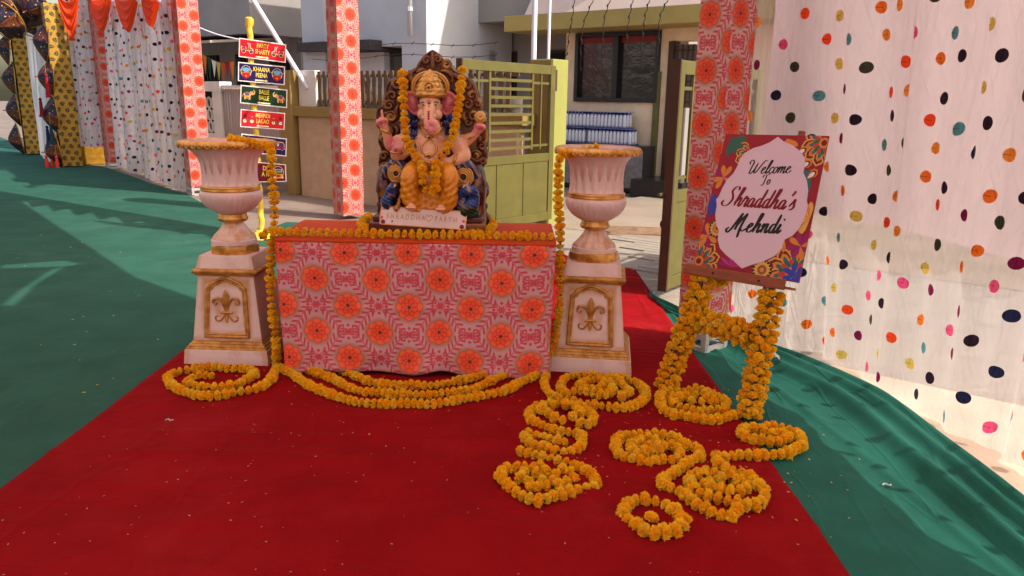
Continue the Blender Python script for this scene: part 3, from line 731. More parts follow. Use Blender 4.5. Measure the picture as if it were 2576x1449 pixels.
for i in range(5):
    for j in range(3):
        c = (-.10 + i * .145, .05, .95 + j * .2)
        MB().tube([(c[0] + .06 * math.cos(a), c[1], c[2] + .09 * math.sin(a)) for a in np.linspace(0, 2 * PI, 13)], .018, 5, closed=False).build('lattice_ring', PALE, t)
MB().box((.2, .16, 1.19), (.8, .02, .7)).build('shade_backing', DARK, t)  # dark sheet stands in for the shade behind the lattice
# rough concrete step by the wall end
st_ = G(728, 492); mb = MB()
def rough(a, b):
    q = Vector((math.cos(a * 2 * PI), math.sin(a * 2 * PI), 0))
    r_ = (.52 if b < .75 else .52 * (1 - b) / .25) * (1 / max(abs(q.x), abs(q.y))) ** .8
    return (st_.x - .25 + q.x * r_ * 1.1 + .05 * nz(a * 9, b * 5), st_.y + .55 + q.y * r_ * .8 + .05 * nz(a * 9, b * 5, 3), min(b / .75, 1) * .26 + .03 * nz(a * 6, b * 6, 7))
mb.grid(rough, 40, 10); tag(mb.build('concrete_step', CONC, smooth=True), 'broken concrete step at the foot of the boundary wall end', 'step')
# wires strung above the boundary wall
for z_, lab in ((2.02, 'lower barbed wire strung above the slat fence'), (2.16, 'upper barbed wire strung above the slat fence')):
    P = [Vector(wp(.3 + i * .35, .12, z_ - .03 * math.sin(i * .9))) for i in range(int((wall_len - .3) / .35))]
    t = thing('barbed_wire', lab, 'wire', P[0], 0, 'barbed wires above the wall'); MB().tube(P, .004, 4).build('strand', WIRE, t, world=True)
    for p in P[1::1]: MB().tube([p + Vector((-.02, 0, -.02)), p + Vector((.02, 0, .02))], .004, 4).build('barb', WIRE, t, world=True)
c0_, c1_ = AY(488, 64, 14.0), AY(606, 100, 14.0)
tag(MB().tube(crom([c0_, c0_.lerp(c1_, .5) - Vector((0, 0, .03)), c1_], 8), .010, 5).build('service_cable', PVC, loc=c1_), 'pale service cable sagging across the grey house front', 'cable')
# bunting across the grey house
P0, P1 = AY(497, 128, 15.0), AY(600, 150, 14.6)
t = thing('bunting', 'string of small coloured pennants hung in front of the grey house', 'bunting', P0)
L_ = crom([P0, P0.lerp(P1, .5) - Vector((0, 0, .12)), P1], 10); MB().tube(L_, .006, 4).build('cord', WIRE, t, world=True)
pc = [S(170, 30, 50), S(220, 130, 40), S(40, 70, 50), S(225, 225, 220), S(200, 190, 90), S(200, 90, 40)]
for i in range(8):
    a = L_[1 + i * 2]; b = L_[min(3 + i * 2, len(L_) - 1)]; m_ = a.lerp(b, .5) + Vector((0, -.02, -.30 - .05 * (i % 3)))
    MB().add([a, b, m_], [(0, 1, 2)]).build('pennant', cloth('pennant_cloth', pc[i % 6], .3), t, world=True, solid=.002)
# steel tent poles behind
def pole(a, b, r, lab): return tag(MB().tube([a, b], r, 12).build('tent_pole', PVC, smooth=True, autos=40, loc=(a if a.z < b.z else b)), lab, 'pole', 'white painted tent poles')
pa = W0 + gd * .18 + gn * .12 + Vector((0, 0, 1.6)); pb = AY(600, -60, pa.y + .1)
pole(pa, pb, .036, 'slanting white tent pole leaning on the pale end of the wall')
for (px0, lab, dd) in ((1343, 'white upright tent pole rising behind the lime gate post', .50), (1380, 'thin upright tent pole close by the house corner', .9)):
    b_ = AY(px0, 120, post_c.y + dd); b_.z = 0; pole(b_, b_ + Vector((0, 0, 4.4)), .033 if dd < .7 else .02, lab)
# ------------------------------------------------------------------ printed cloth pillars of the tent
def pillar(label, c, side, h, mat, z0=.16, group='floral cloth wrapped tent pillars', base=True, uo=0.0, wr=1.0, tilt=(0, 0), yaw=38):
    t = thing('cloth_pillar', label, 'pillar', (c.x, c.y, 0), math.radians(yaw), group)
    if tilt != (0, 0): t.rotation_euler = (tilt[0], tilt[1], math.radians(yaw))
    if base:
        a = side / 2 - .02; fr = MB()
        for sx in (-1, 1):
            for sy in (-1, 1): MB().box((sx * a, sy * a, z0 / 2 + .06), (.035, .035, z0 + .10)).build('frame_leg', STEELW, t)
        for s in (-1, 1):
            for z in (.018, .10): 
                MB().box((0, s * a, z), (2 * a - .03, .03, .034)).build('frame_bar', STEELW, t); MB().box((s * a, 0, z), (.03, 2 * a - .03, .034)).build('frame_bar', STEELW, t)
    mb = MB(); nh = int(h / .05); s = side
    def fn(a, b):
        q = a * 4; k = int(min(q, 3.9999)); f = q - k; cs = [(-1, -1), (1, -1), (1, 1), (-1, 1), (-1, -1)]
        x = cs[k][0] + (cs[k + 1][0] - cs[k][0]) * f; y = cs[k][1] + (cs[k + 1][1] - cs[k][1]) * f
        z = z0 + b * (h - z0); w = 1 + wr * (.035 * nz(a * 5, z * 2.5, uo) + .05 * math.sin(f * PI) * nz(z * 5 + f * 3, k * 3.1 + uo) - .03 * math.sin(f * PI))
        return (x * s / 2 * w, y * s / 2 * w, z + .012 * nz(a * 7, 1, uo) * (1 - b))
    mb.grid(fn, 40, nh, uvf=lambda a, b: (uo + a * 4 * s, z0 + b * (h - z0)))
    mb.build('printed_wrap', mat, t, smooth=True, autos=50)
    return t
P_R = G(1772, 893) + Vector((.02, .155, 0)); P_C = G(872, 553) + Vector((0, .15, 0)); P_L = G(492, 492) + Vector((0, .15, 0)); P_L2 = G(280, 424) + Vector((0, .15, 0))
pillar('floral cloth pillar on a bare steel frame foot behind the welcome board', P_R, .225, 3.4, FLORAL_NEAR_SHADED, .24, uo=.09, tilt=(0.0, .0))
pillar('floral cloth pillar standing between the statue and the sign post', P_C, .285, 3.4, FLORAL_THIN_SUNLIT, .05, uo=.16, base=False)
pillar('floral cloth pillar with steel foot behind the left urn', P_L, .30, 3.6, FLORAL_THIN_SUNLIT, .13, uo=.27)
pillar('floral cloth pillar beside the mustard leaf printed pillar', P_L2, .30, 3.8, FLORAL_THIN_SUNLIT, .13, uo=.05)
Y1 = G(170, 421) + Vector((0, .15, 0)); Y2 = G(78, 390) + Vector((0, .15, 0))
pillar('mustard leaf printed pillar beside the far floral pillar', Y1, .36, 3.15, LEAFP, .03, 'mustard leaf printed pillars', False, .1)
pillar('farther mustard leaf printed pillar next to the house wall', Y2, .36, 3.15, LEAFP, .03, 'mustard leaf printed pillars', False, .4)
bx0, bx1 = G(192, 415), G(258, 415); m = (bx0 + bx1) / 2
tag(MB().box(m + Vector((0, .25, .2)), ((bx1 - bx0).length, .4, .40), rz=math.atan2((bx1 - bx0).y, (bx1 - bx0).x)).build('cloth_box', M('mustard_plinth', S(176, 130, 38), .8, .25, 14), bevel=.02), 'low mustard cloth covered plinth between the two near pillars', 'plinth')
# ------------------------------------------------------------------ curtains
def curtain(name, label, tops, bots, z1, zb, mat, fold, amp, nu, nv, group=None, hem=0.0, gather=0.0, seed=0.0, ufac=1.12):
    tops = resample(crom([V3(p) for p in tops], 12), .02); bots = resample(crom([V3(p) for p in bots], 12), .02)
    Lb = sum((b - a).length for a, b in zip(bots[:-1], bots[1:]))
    def fn(a, b):
        p0, p1 = at(bots, a), at(tops, a); p = p0.lerp(p1, b)
        d = (at(bots, min(1, a + .01)) - at(bots, max(0, a - .01))).normalized(); n_ = Vector((-d.y, d.x, 0))
        s = a * Lb; ph = s / fold * 2 * PI + 2.4 * nz(s * 1.3, b * .6 + seed, seed) + 1.2 * nz(s * 3.1, seed, b)
        k = math.sin(ph) * amp * (.55 + .9 * max(0, .5 + nz(s * .9, seed + 4))) * (1 - .45 * b)
        k += amp * .55 * math.sin(ph * 2.3 + b * 3 + seed)
        k += amp * .5 * nz(s * 5.5 + b * 2.4, b * 1.1, seed + 9) + amp * .35 * nz(s * 13, b * .8 + s, seed)
        z = zb + (z1 - zb) * b + (hem * nz(s * 2.0, seed, 2) * (1 - b) ** 3) + (p0.z * (1 - b))
        bil = gather * math.sin(PI * min(1, b * 1.15)) * .5
        return (p.x + n_.x * (k + bil), p.y + n_.y * (k + bil), z)
    mb = MB(); mb.grid(fn, nu, nv, uvf=lambda a, b: (a * Lb * ufac + seed * .37, b * (z1 - zb)))
    return tag(mb.build(name, mat, smooth=True), label, 'curtain', group)
rc_b = [P_R + Vector((.16, .05, 0)), G(1935, 872), G(2080, 905), G(2290, 1030), G(2576, 1188), G(2950, 1480), Vector((2.75, .8, 0)), Vector((3.1, -1.0, 0)), Vector((3.6, -4.0, 0))]
rc_b = [Vector((p.x, p.y, .02)) for p in rc_b]
rc_t = [P_R + Vector((.10, -.02, 0)), Vector((1.62, 4.0, 0)), Vector((1.95, 3.1, 0)), Vector((2.25, 2.1, 0)), Vector((2.5, 1.1, 0)), Vector((3.0, -1.0, 0)), Vector((3.5, -4.0, 0))]
curtain('polka_dot_curtain', 'large white sheer curtain with multicoloured dots behind the welcome board', rc_t, rc_b, 3.3, 0.0, DOT, .44, .030, 420, 90, 'white polka dot curtains', .03, .06, 1.3)
out_ = Vector((.16, .05, 0))
curtain('sun_block_sheet', 'plain white sheet added behind the upper part of the large dotted curtain to block the sun', [p + out_ for p in rc_t], [p.lerp(q, .3) + out_ for p, q in zip([rc_b[0], rc_b[2], rc_b[4], rc_b[5], rc_b[6], rc_b[7], rc_b[8]], [rc_t[0], rc_t[1], rc_t[2], rc_t[3], rc_t[4], rc_t[5], rc_t[6]])], 3.4, .84, SUN_BLOCK, .8, .02, 120, 20, None, 0, 0, 3.3)  # sheet added so direct sun passes only through the lowest part of the curtain
def off(p, v): return p + v
la = P_L2 + Vector((.18, -.10, 0)); lb = P_L + Vector((-.20, .0, 0))
curtain('polka_dot_curtain', 'white dotted curtain hung between the two far floral pillars', [la, la.lerp(lb, .5), lb], [la, la.lerp(lb, .5), lb], 3.4, .06, DOT_FAR, .36, .085, 260, 40, 'white polka dot curtains', .05, 0, 5.1, 2.0)
lc, ld = Y1 + Vector((.18, .05, 0)), P_L2 + Vector((-.16, .06, 0))
curtain('polka_dot_curtain', 'narrow white dotted curtain beside the near mustard pillar', [lc, lc.lerp(ld, .5), ld], [lc, lc.lerp(ld, .5), ld], 3.6, .42, DOT_FAR, .30, .06, 90, 40, 'white polka dot curtains', .04, 0, 8.1, 1.8)
le, lf = Y2 + Vector((.1, .1, 0)), Y1 + Vector((-.25, .15, 0))
curtain('white_drape', 'plain white drape hanging between the two mustard pillars', [le, le.lerp(lf, .5), lf], [le, le.lerp(lf, .5) + Vector((.1, -.3, 0)), lf], 3.2, .02, WHITE_SHEER, .25, .05, 50, 30, None, .03, 0, 2.2)
# orange swags: a drape hanging in a deep U between two points of the top rail
def swag(label, a, b, drop, white=True):
    d = b - a; n_ = Vector((d.y, -d.x, 0)).normalized() * (1 if Vector((d.y, -d.x, 0)).dot(Vector((0, -1, 0))) > 0 else -1)
    t = thing('orange_swag', label, 'swag', a, 0, 'orange swags along the curtain top')
    def fn(u, v):
        prof = math.sin(PI * u) ** .75; dep = (.25 + .75 * v) * drop * prof
        fold = .03 * math.sin(v * 22 + u * 2) * prof
        return a + d * (u + (.06 * math.sin(PI * 2 * u)) * v) + Vector((0, 0, -dep)) + n_ * (.20 + .05 * v * prof + fold)
    mb = MB(); mb.grid(fn, 28, 30); mb.build('drape', SWAG, t, world=True, smooth=True)
    if white:
        mb = MB()
        mb.grid(lambda u, v: b + d.normalized() * ((u - .5) * .34) + Vector((0, 0, -.02 - v * drop * .42 * math.sin(PI * u) ** .5)) + n_ * (.26 + .02 * math.sin(u * 30)), 16, 12)
        mb.build('white_jabot', WHITE_SHEER, t, world=True, smooth=True)
    return t
zt = 3.02
zz = Vector((0, 0, zt)); A, B = la + zz, lb + zz
cn = (lb - la).normalized(); cn = Vector((cn.y, -cn.x, 0)); cpl = la + cn * .02
for x0, x1, yb_, lab in ((247, 322, 86, 'orange swag draped next to the far floral pillar'), (318, 392, 86, 'orange swag draped in the middle of the dotted curtain'), (388, 448, 74, 'orange swag draped next to the near left floral pillar')):
    a_, b_ = AP(x0, -25, cpl, cn), AP(x1, -25, cpl, cn); m_ = AP((x0 + x1) / 2, yb_, cpl, cn); z_ = (a_.z + b_.z) / 2; a_.z = b_.z = z_; swag(lab, a_, b_, z_ - m_.z)
c2_ = (ld - lc).normalized(); c2_ = Vector((c2_.y, -c2_.x, 0)); a_, b_ = AP(158, -25, lc, c2_), AP(216, -25, lc, c2_); m_ = AP(185, 105, lc, c2_); z_ = (a_.z + b_.z) / 2; a_.z = b_.z = z_
swag('orange swag draped over the narrow dotted curtain', a_, b_, z_ - m_.z, False)
# ------------------------------------------------------------------ patchwork parasols on the mustard pillars
def patch_mat(name, col):
    m, nt, b = new_mat(name); v = coords(nt); vo = nt.nodes.new('ShaderNodeTexVoronoi'); vo.inputs['Scale'].default_value = 16; nt.links.new(v, vo.inputs['Vector']); d = N(nt, vo.outputs['Distance'])
    c = cmix(nt, noise_node(nt, v, 24, 3).ss(.35, .65), tuple(k * .6 for k in col), tuple(min(1, k * 1.35) for k in col)); c = cmix(nt, d.lt(.16), c, S(206, 176, 110)); c = cmix(nt, d.lt(.30) * d.gt(.22) * .7, c, S(150, 60, 30))
    nt.links.new(c, b.inputs['Base Color']); b.inputs['Roughness'].default_value = .7; return m
PW = [patch_mat('patch_maroon', S(84, 30, 30)), patch_mat('patch_purple', S(50, 28, 50)), patch_mat('patch_rust', S(112, 54, 24)), patch_mat('patch_navy', S(34, 28, 52))]
SEQ = M('sequin_trim', S(196, 150, 60), .4, .3, 40, metal=.5)
def parasol_proto(r=.42, dep=.26):
    t = thing('patchwork_parasol', '', 'parasol')
    for k in range(8):
        mb = MB(); a0_, a1_ = k * PI / 4, (k + 1) * PI / 4
        def fn(u, v):
            q = a0_ + (a1_ - a0_) * u; sc = 1 - .14 * math.sin(PI * u) * v; rr = r * v * sc * (1 - .06 * math.sin(PI * v))
            return (rr * math.cos(q), rr * math.sin(q), dep * (1 - v ** 1.55) - .02 * math.sin(PI * u) * v)
        mb.grid(fn, 5, 7); mb.build('gore', PW[k % 4], t, smooth=True, solid=.004)
    MB().tube([(r * .985 * math.cos(a), r * .985 * math.sin(a), 0.0) for a in np.linspace(0, 2 * PI, 33)], .012, 5).build('edge_trim', SEQ, t)
    MB().tube([(0, 0, dep + .06), (0, 0, -.25)], .012, 6).build('stick', WOOD, t)
    return t
pr = parasol_proto(); firstp = True
def place_parasol(label, loc, ax, sc=1.0, spin=0.0):
    global firstp
    o = pr if firstp else dup(pr); firstp = False
    o['label'] = label; o['group'] = 'patchwork parasols on the mustard pillars'; o.location = loc
    q = Vector(ax).to_track_quat('Z', 'Y') @ Matrix.Rotation(spin, 3, 'Z').to_quaternion(); o.rotation_mode = 'QUATERNION'; o.rotation_quaternion = q; o.scale = (sc, sc, sc)
ords = ['topmost', 'second from the top', 'third from the top', 'lowest']
for nm, pc_, px_list in (('near', Y1, [(118, 106), (130, 195), (140, 290), (146, 378)]), ('farther', Y2, [(22, 122), (34, 198), (44, 276), (50, 350)])):
    for i, (x, y) in enumerate(px_list):
        c = AY(x, y, pc_.y - .02); place_parasol('patchwork parasol, %s on the side of the %s mustard pillar' % (ords[i], nm), c, (-.75, -.55, .12 - .08 * i), .93, .4 * i)
for i, (x, y) in enumerate(((4, 22), (32, 14), (60, 20), (88, 16), (14, 52), (74, 48))):
    c = AY(x, y, Y1.y + .1 + .35 * ((i * 3) % 4)); place_parasol('patchwork parasol ' + ('on the entrance beam, fourth from the near mustard pillar', 'on the entrance beam, third from the near mustard pillar', 'on the entrance beam, second from the near mustard pillar', 'on the entrance beam, first from the near mustard pillar', 'hanging low under the beam above the farther pillar', 'hanging low under the beam close to the near pillar')[i], c, (-.25 + .1 * (i % 3), -.6, -.35), 1.0, .3 * i)
lintel = tag(MB().beam(Y2 + Vector((-.5, 0, 2.98)), Y1 + Vector((.1, 0, 2.98)), .34, .34).build('cloth_lintel', M('dark_brown_cloth', S(84, 48, 26), .9, .3, 12)), 'dark brown cloth covered beam across the tops of the mustard pillars', 'beam')
# tassels
for i, (x, y, h, col, nm) in enumerate(((116, 190, .42, S(150, 20, 36), 'thick red tassel beside the topmost near parasol'), (101, 250, .34, S(120, 16, 40), 'slim dark red tassel on the white drape'), (118, 320, .36, S(30, 34, 90), 'navy tassel on the white drape'), (127, 315, .34, S(30, 60, 60), 'teal tassel next to the navy tassel'),
                                   (116, 394, .40, S(235, 60, 40), 'orange red tassel low on the white drape at the far side'), (130, 396, .40, S(235, 60, 40), 'orange red tassel in the middle of the low row'), (142, 396, .40, S(235, 70, 50), 'orange red tassel of the low row next to the near pillar'))):
    c = AY(x, y, Y1.y - .35 + .1 * i % .3); m_ = M('tassel_thread', col, .8, .2, 40)
    t = thing('tassel', nm, 'tassel', c, 0, 'hanging tassels on the white drape')
    MB().ball((0, 0, 0), (.03, .03, .035), 8, 6).build('knot', m_, t, smooth=True); MB().lathe([(.012, 0), (.028, -.05), (.036, -.25), (.05, -h)], 12, fm=lambda r, z, q, i: r * (1 + .15 * math.cos(q * 6))).build('skirt', m_, t, smooth=True)
    MB().tube([(0, 0, 0), (0, 0, .25)], .004, 4).build('cord', SEQ, t)
# ------------------------------------------------------------------ display table
TZ = .775
tfl, tfr = G(697, 592, TZ), G(1400, 611, TZ); TX0, TX1 = tfl.x, tfr.x; TY0 = (tfl.y + tfr.y) / 2; TY1 = TY0 + .62; TC = Vector(((TX0 + TX1) / 2, (TY0 + TY1) / 2, 0))
t = thing('display_table', 'folding display table hidden under the orange and floral cloths', 'table', TC)
MB().box((0, 0, TZ - .04), (TX1 - TX0 - .03, TY1 - TY0 - .03, .03)).build('table_top', WOOD, t)
for sx in (-1, 1):
    for sy in (-1, 1): MB().box((sx * (TX1 - TX0 - .14) / 2, sy * (TY1 - TY0 - .14) / 2, (TZ - .05) / 2), (.04, .04, TZ - .05)).build('leg', MET, t)
t = thing('orange_tablecloth', 'plain orange cloth covering the top and sides of the table', 'tablecloth', TC)
hw, hd = (TX1 - TX0) / 2, (TY1 - TY0) / 2
mb = MB(); prof = [(-hd - .001, TZ - .045), (-hd - .004, TZ - .012), (-hd + .006, TZ), (hd - .006, TZ), (hd, TZ - .012), (hd + .01, TZ - .35), (hd + .02, .06)]
pr_ = resample([Vector((0, a, b)) for a, b in prof], .025) + [Vector((0, *prof[-1]))]
mb.grid(lambda a, b: (-hw + 2 * hw * a, at(pr_, b).y, at(pr_, b).z + .0025 * nz(a * 9, b * 14)), 60, len(pr_)); mb.build('top_sheet', ORANGE_T, t, smooth=True, autos=60)
for s in (-1, 1):
    mb = MB(); mb.grid(lambda a, b: (s * (hw + .002 + .010 * (1 - b) * math.sin(a * 19)) - s * .03 * (1 - b), -hd + .004 + 2 * hd * a, .05 + b * (TZ - .055)), 30, 10); mb.build('side_drop', M('maroon_side_cloth', S(120, 30, 34), .85), t, smooth=True)
def skirt(a, b):
    x = -hw + 2 * hw * a - (.022 * (1 - b) * (1 if a > .5 else -1) * abs(a - .5) * 2)
    hem = .028 + .030 * math.exp(-((a - .60) / .09) ** 2) - .018 * math.exp(-((a - .93) / .06) ** 2) + .012 * math.sin(a * 7)
    z = hem + b * (TZ - .022 - hem)
    y = -hd - .012 - .012 * (1 - b) - .010 * (1 - b) ** 2 * math.sin(a * 31 + 2 * nz(a * 3, b)) - .011 * nz(a * 6, b * 3.0, 2) - .004 * nz(a * 17, b * 9.0, 4) - .004 * math.exp(-((b - .5) / .02) ** 2) - .016 * (1 - b) ** 3 * nz(a * 5, 1)
    y += .012 * math.exp(-((b - .03) / .05) ** 2) * math.sin(a * 22) - .004 * math.exp(-((b - .93) / .03) ** 2) * (1 + nz(a * 14, 0))
    return (x, y, z)
mb = MB(); mb.grid(skirt, 110, 60, uvf=lambda a, b: (a * 2 * hw + .135 + .012 * nz(a * 4, b * 3), b * .745 + .06 + .012 * nz(a * 3, b * 3, 5) + .012 * math.sin(a * 3)))
sk_ = thing('floral_table_skirt', 'pink cloth with large red flowers hung across the table front', 'cloth', TC)
mb.build('printed_sheet', FLORAL, sk_, smooth=True, solid=.0015)
MB().box((0, -hd - .012, TZ - .016), (2 * hw + .004, .012, .014)).build('orange_binding', ORANGE_T, sk_, bevel=.004)

# ------------------------------------------------------------------ pedestals and urns
GOLDB = M('gold_brown_paint', S(190, 124, 48), .45, .25, 22, metal=.3, col2=S(214, 158, 86))
def pedestal_mat():
    m, nt, b = new_mat('pedestal_plaster'); v = coords(nt); sp = nt.nodes.new('ShaderNodeSeparateXYZ'); nt.links.new(v, sp.inputs[0])
    x, y, z = (N(nt, sp.outputs[i]) for i in range(3)); n_ = noise_node(nt, v, 14, 3)
    px_, pz = x.abs() / .118, (z - .31).abs() / .155
    fr = (px_.max(pz) - 1.0).abs(); mold = (1.0 - fr.ss(.0, .32)) * y.lt(-.05)
    em_ = (1.0 - length(x / .085, (z - .31) / .105).ss(.35, 1.0)) * y.lt(-.05) * length(x / .05, (z - .31) / .07).ss(.2, 1.2)
    low = 1.0 - (z - .125).abs().ss(.0, .045); up = 1.0 - (z - .505).abs().ss(.0, .03)
    edge = (x.abs() + z * .13).ss(.205, .222) * .5
    k = mold.max(em_).max(low).max(up).max(edge) * n_.ss(.15, .55)
    c = cmix(nt, k * .85, cmix(nt, noise_node(nt, v, 6, 6, .7).ss(.48, .7) * .6, S(232, 202, 198), S(204, 162, 152)), S(198, 134, 62)); nt.links.new(c, b.inputs['Base Color']); b.inputs['Roughness'].default_value = .42
    add_bump(nt, b, noise_node(nt, v, 60, 3), .05, .005); return m
PEDM = pedestal_mat()
def cap_profile(t, prof, mat, name, bev=.003):
    for (z0, z1, w0, w1, mt, nm) in prof: MB().frustum((0, 0), z0, z1, w0, w0, w1, w1).build(nm, mt, t, bevel=bev)
def fleur(t, y):
    g = thing_part('fleur_de_lis', t)
    def T(pts, r): 
        rr = r if hasattr(r, '__len__') else [r] * len(pts)
        P = crom([(x, 0, z) for x, z in pts], 6); R = [at([Vector((q, 0, 0)) for q in rr], i / (len(P) - 1)).x for i in range(len(P))]
        return [Vector((p.x, y, p.z + .315)) for p in P], R
    mb = MB()
    for pts, r in (([(0, -.02), (0, .03), (0, .075), (0, .11)], [.007, .02, .017, .002]), ([(0, -.03), (0, -.055), (0, -.08), (0, -.105)], [.006, .013, .010, .002])):
        P, R = T(pts, r); mb.tube(P, R, 10, flat=.55)
    for s in (-1, 1):
        P, R = T([(s * .008, -.015), (s * .018, .03), (s * .038, .058), (s * .066, .055), (s * .074, .032), (s * .058, .022), (s * .052, .036)], [.005, .008, .010, .011, .009, .006, .004]); mb.tube(P, R, 8, flat=.7)
        P, R = T([(s * .008, -.03), (s * .02, -.052), (s * .04, -.072), (s * .06, -.066), (s * .062, -.046), (s * .048, -.044)], [.005, .007, .009, .009, .007, .004]); mb.tube(P, R, 8, flat=.7)
    P, R = T([(-.034, -.022), (0, -.024), (.034, -.022)], [.008, .009, .008]); mb.tube(P, R, 8)
    o = mb.build('fleur_de_lis', GOLDB, t, smooth=True, autos=60); return o
def thing_part(n, t): return None
def pedestal(label, c, rz):
    t = thing('pedestal', label, 'pedestal', c, rz, 'white and gold square pedestals')
    cap_profile(t, [(0, .085, .485, .470, PEDM, 'plinth'), (.085, .099, .462, .452, GOLDB, 'base_moulding'), (.099, .113, .440, .430, GOLDB, 'base_moulding'), (.113, .127, .418, .404, GOLDB, 'base_moulding'),
                    (.127, .500, .395, .318, PEDM, 'shaft'), (.500, .512, .336, .352, GOLDB, 'cap_moulding'), (.512, .528, .362, .374, GOLDB, 'cap_moulding'), (.528, .538, .366, .346, GOLDB, 'cap_moulding'), (.538, .610, .330, .296, PEDM, 'cap_block')], None, None)
    def ys(z): return -(.395 + (.318 - .395) * (z - .127) / .373) / 2 - .002
    fr = [(-.118, .155), (.118, .155)]; top = [(.118, .43), (.098, .437), (.092, .455), (.06, .468), (.03, .482), (0, .486), (-.03, .482), (-.06, .468), (-.092, .455), (-.098, .437), (-.118, .43)]
    # frame narrows upward with the shaft
    out = [(x * (1.04 - .5 * (z - .155)), ys(z), z) for x, z in fr + top]
    d = []
    for a, b in zip(out, out[1:] + out[:1]): d += [Vector(a).lerp(Vector(b), k / 4) for k in range(4)]
    MB().tube(d, .0105, 8, closed=True).build('panel_frame', GOLDB, t, smooth=True)
    MB().tube([Vector((p.x * .90, p.y - .001, .315 + (p.z - .315) * .915)) for p in d], .006, 6, closed=True).build('panel_frame', GOLDB, t, smooth=True)
    fleur(t, ys(.315) - .002)
    return t
def urn(label, c, rz, square, label_r):
    t = thing('urn', label, 'urn', c, rz, 'white and gold fluted urns')
    MB().lathe([(.0, 0), (.137, 0), (.140, .012), (.137, .045), (.128, .05), (0, .05)], 8 if square else 48).build('foot_ring', GOLD, t, smooth=True, autos=35)
    MB().lathe([(.126, .05), (.126, .072), (.118, .078)], 48).build('foot_step', URNW, t, smooth=True, autos=40)
    m_ = M('gilded_foot', S(216, 158, 104), .4, .1, 16, metal=.25, col2=S(228, 196, 186))
    MB().lathe([(.118, .078), (.112, .09), (.085, .118), (.062, .150), (.054, .172)], 72, fm=lambda r, z, q, i: r * (1 + .05 * (z < .16) * math.cos(q * 12))).build('flared_foot', m_, t, smooth=True)
    MB().lathe([(.054, .170), (.072, .176), (.082, .184), (.083, .197), (.076, .206), (.078, .214), (.072, .222)], 48).build('neck_ring', GOLD, t, smooth=True)
    MB().lathe([(.070, .220), (.098, .232), (.132, .255), (.158, .285), (.170, .312), (.171, .330), (.166, .345), (.156, .352)], 192, fm=lambda r, z, q, i: r * (1 - .030 * (1 if .225 < z < .343 else 0) * abs(math.cos(q * 16)) ** .6 * math.sin(PI * max(0, min(1, (z - .22) / .13))) ** .5)).build('bowl', URNW, t, smooth=True)
    MB().lathe([(.154, .351), (.160, .354), (.163, .361), (.158, .366), (.161, .371), (.160, .380), (.152, .384)], 64).build('band', GOLD, t, smooth=True)
    prof = [(.152, .383), (.152, .388), (.152, .396), (.151, .41), (.149, .43), (.149, .45), (.150, .49), (.155, .525), (.162, .542), (.170, .556), (.180, .569), (.190, .580), (.205, .590)]
    sq = (lambda q: 1.0) if not square else (lambda q: 1 + .10 * max(0, math.cos(2 * (q - square))) ** 2)
    MB().lathe(prof, 192, fm=lambda r, z, q, i: r * (1 + (sq(q) - 1) * max(0, (z - .48) / .11)) * (1 - .075 * abs(math.sin(q * 9.0)) ** 1.4 * max(0, min(1, (z - .384) / .012, (.590 - z) / .13)))).build('fluted_body', URNW, t, smooth=True)
    def rimf(r, z, q, i): return r * sq(q) * (1 + (.012 * max(0, math.cos(q * 34)) if i in (2, 3, 4) else 0))
    MB().lathe([(.203, .588), (.222, .588), (.234, .596), (.239, .608), (.237, .620), (.230, .628), (.214, .632), (.205, .626)], 272, fm=rimf).build('rim', GOLD, t, smooth=True)
    for k in range(34):
        q = 2 * PI * k / 34; rr = .238 * sq(q)
        a = [(rr * math.cos(q + dx) * f, rr * math.sin(q + dx) * f, z) for dx, z, f in ((-.05, .622, .985), (-.055, .602, 1.0), (0, .592, .988), (.055, .602, 1.0), (.05, .622, .985))]
        if k == 0: MB().tube(crom(a, 4), .0038, 5)
        MB().tube(crom(a, 4), .0038, 5).build('rim_scallop', GOLD, t, smooth=True)
    MB().lathe([(.206, .627), (.19, .60), (.15, .52), (.13, .40), (.0, .38)], 64, fm=lambda r, z, q, i: r * (1 + (sq(q) - 1) * max(0, (z - .5) / .12))).build('inside', M('urn_inside', S(222, 180, 180), .6), t, smooth=True)
    return t
PL = (G(470, 915) + G(680, 932)) / 2; PLc = Vector((PL.x, PL.y + .235, .013)); PR = (G(1388, 944) + G(1590, 946)) / 2; PRc = Vector((PR.x + .005, PR.y + .235, .013))
pedestal('white and gold pedestal with a fleur de lis panel left of the table', PLc, math.radians(-2))
pedestal('white and gold pedestal with a fleur de lis panel right of the table', PRc, math.radians(-7))
urn('white fluted urn with wide gold rim on the pedestal left of the table', PLc + Vector((0, 0, .61)), 0, .45, '')
urn('white fluted urn with round gold rim on the pedestal right of the table', PRc + Vector((0, 0, .61)), 0, 0, '')
UZ = .623

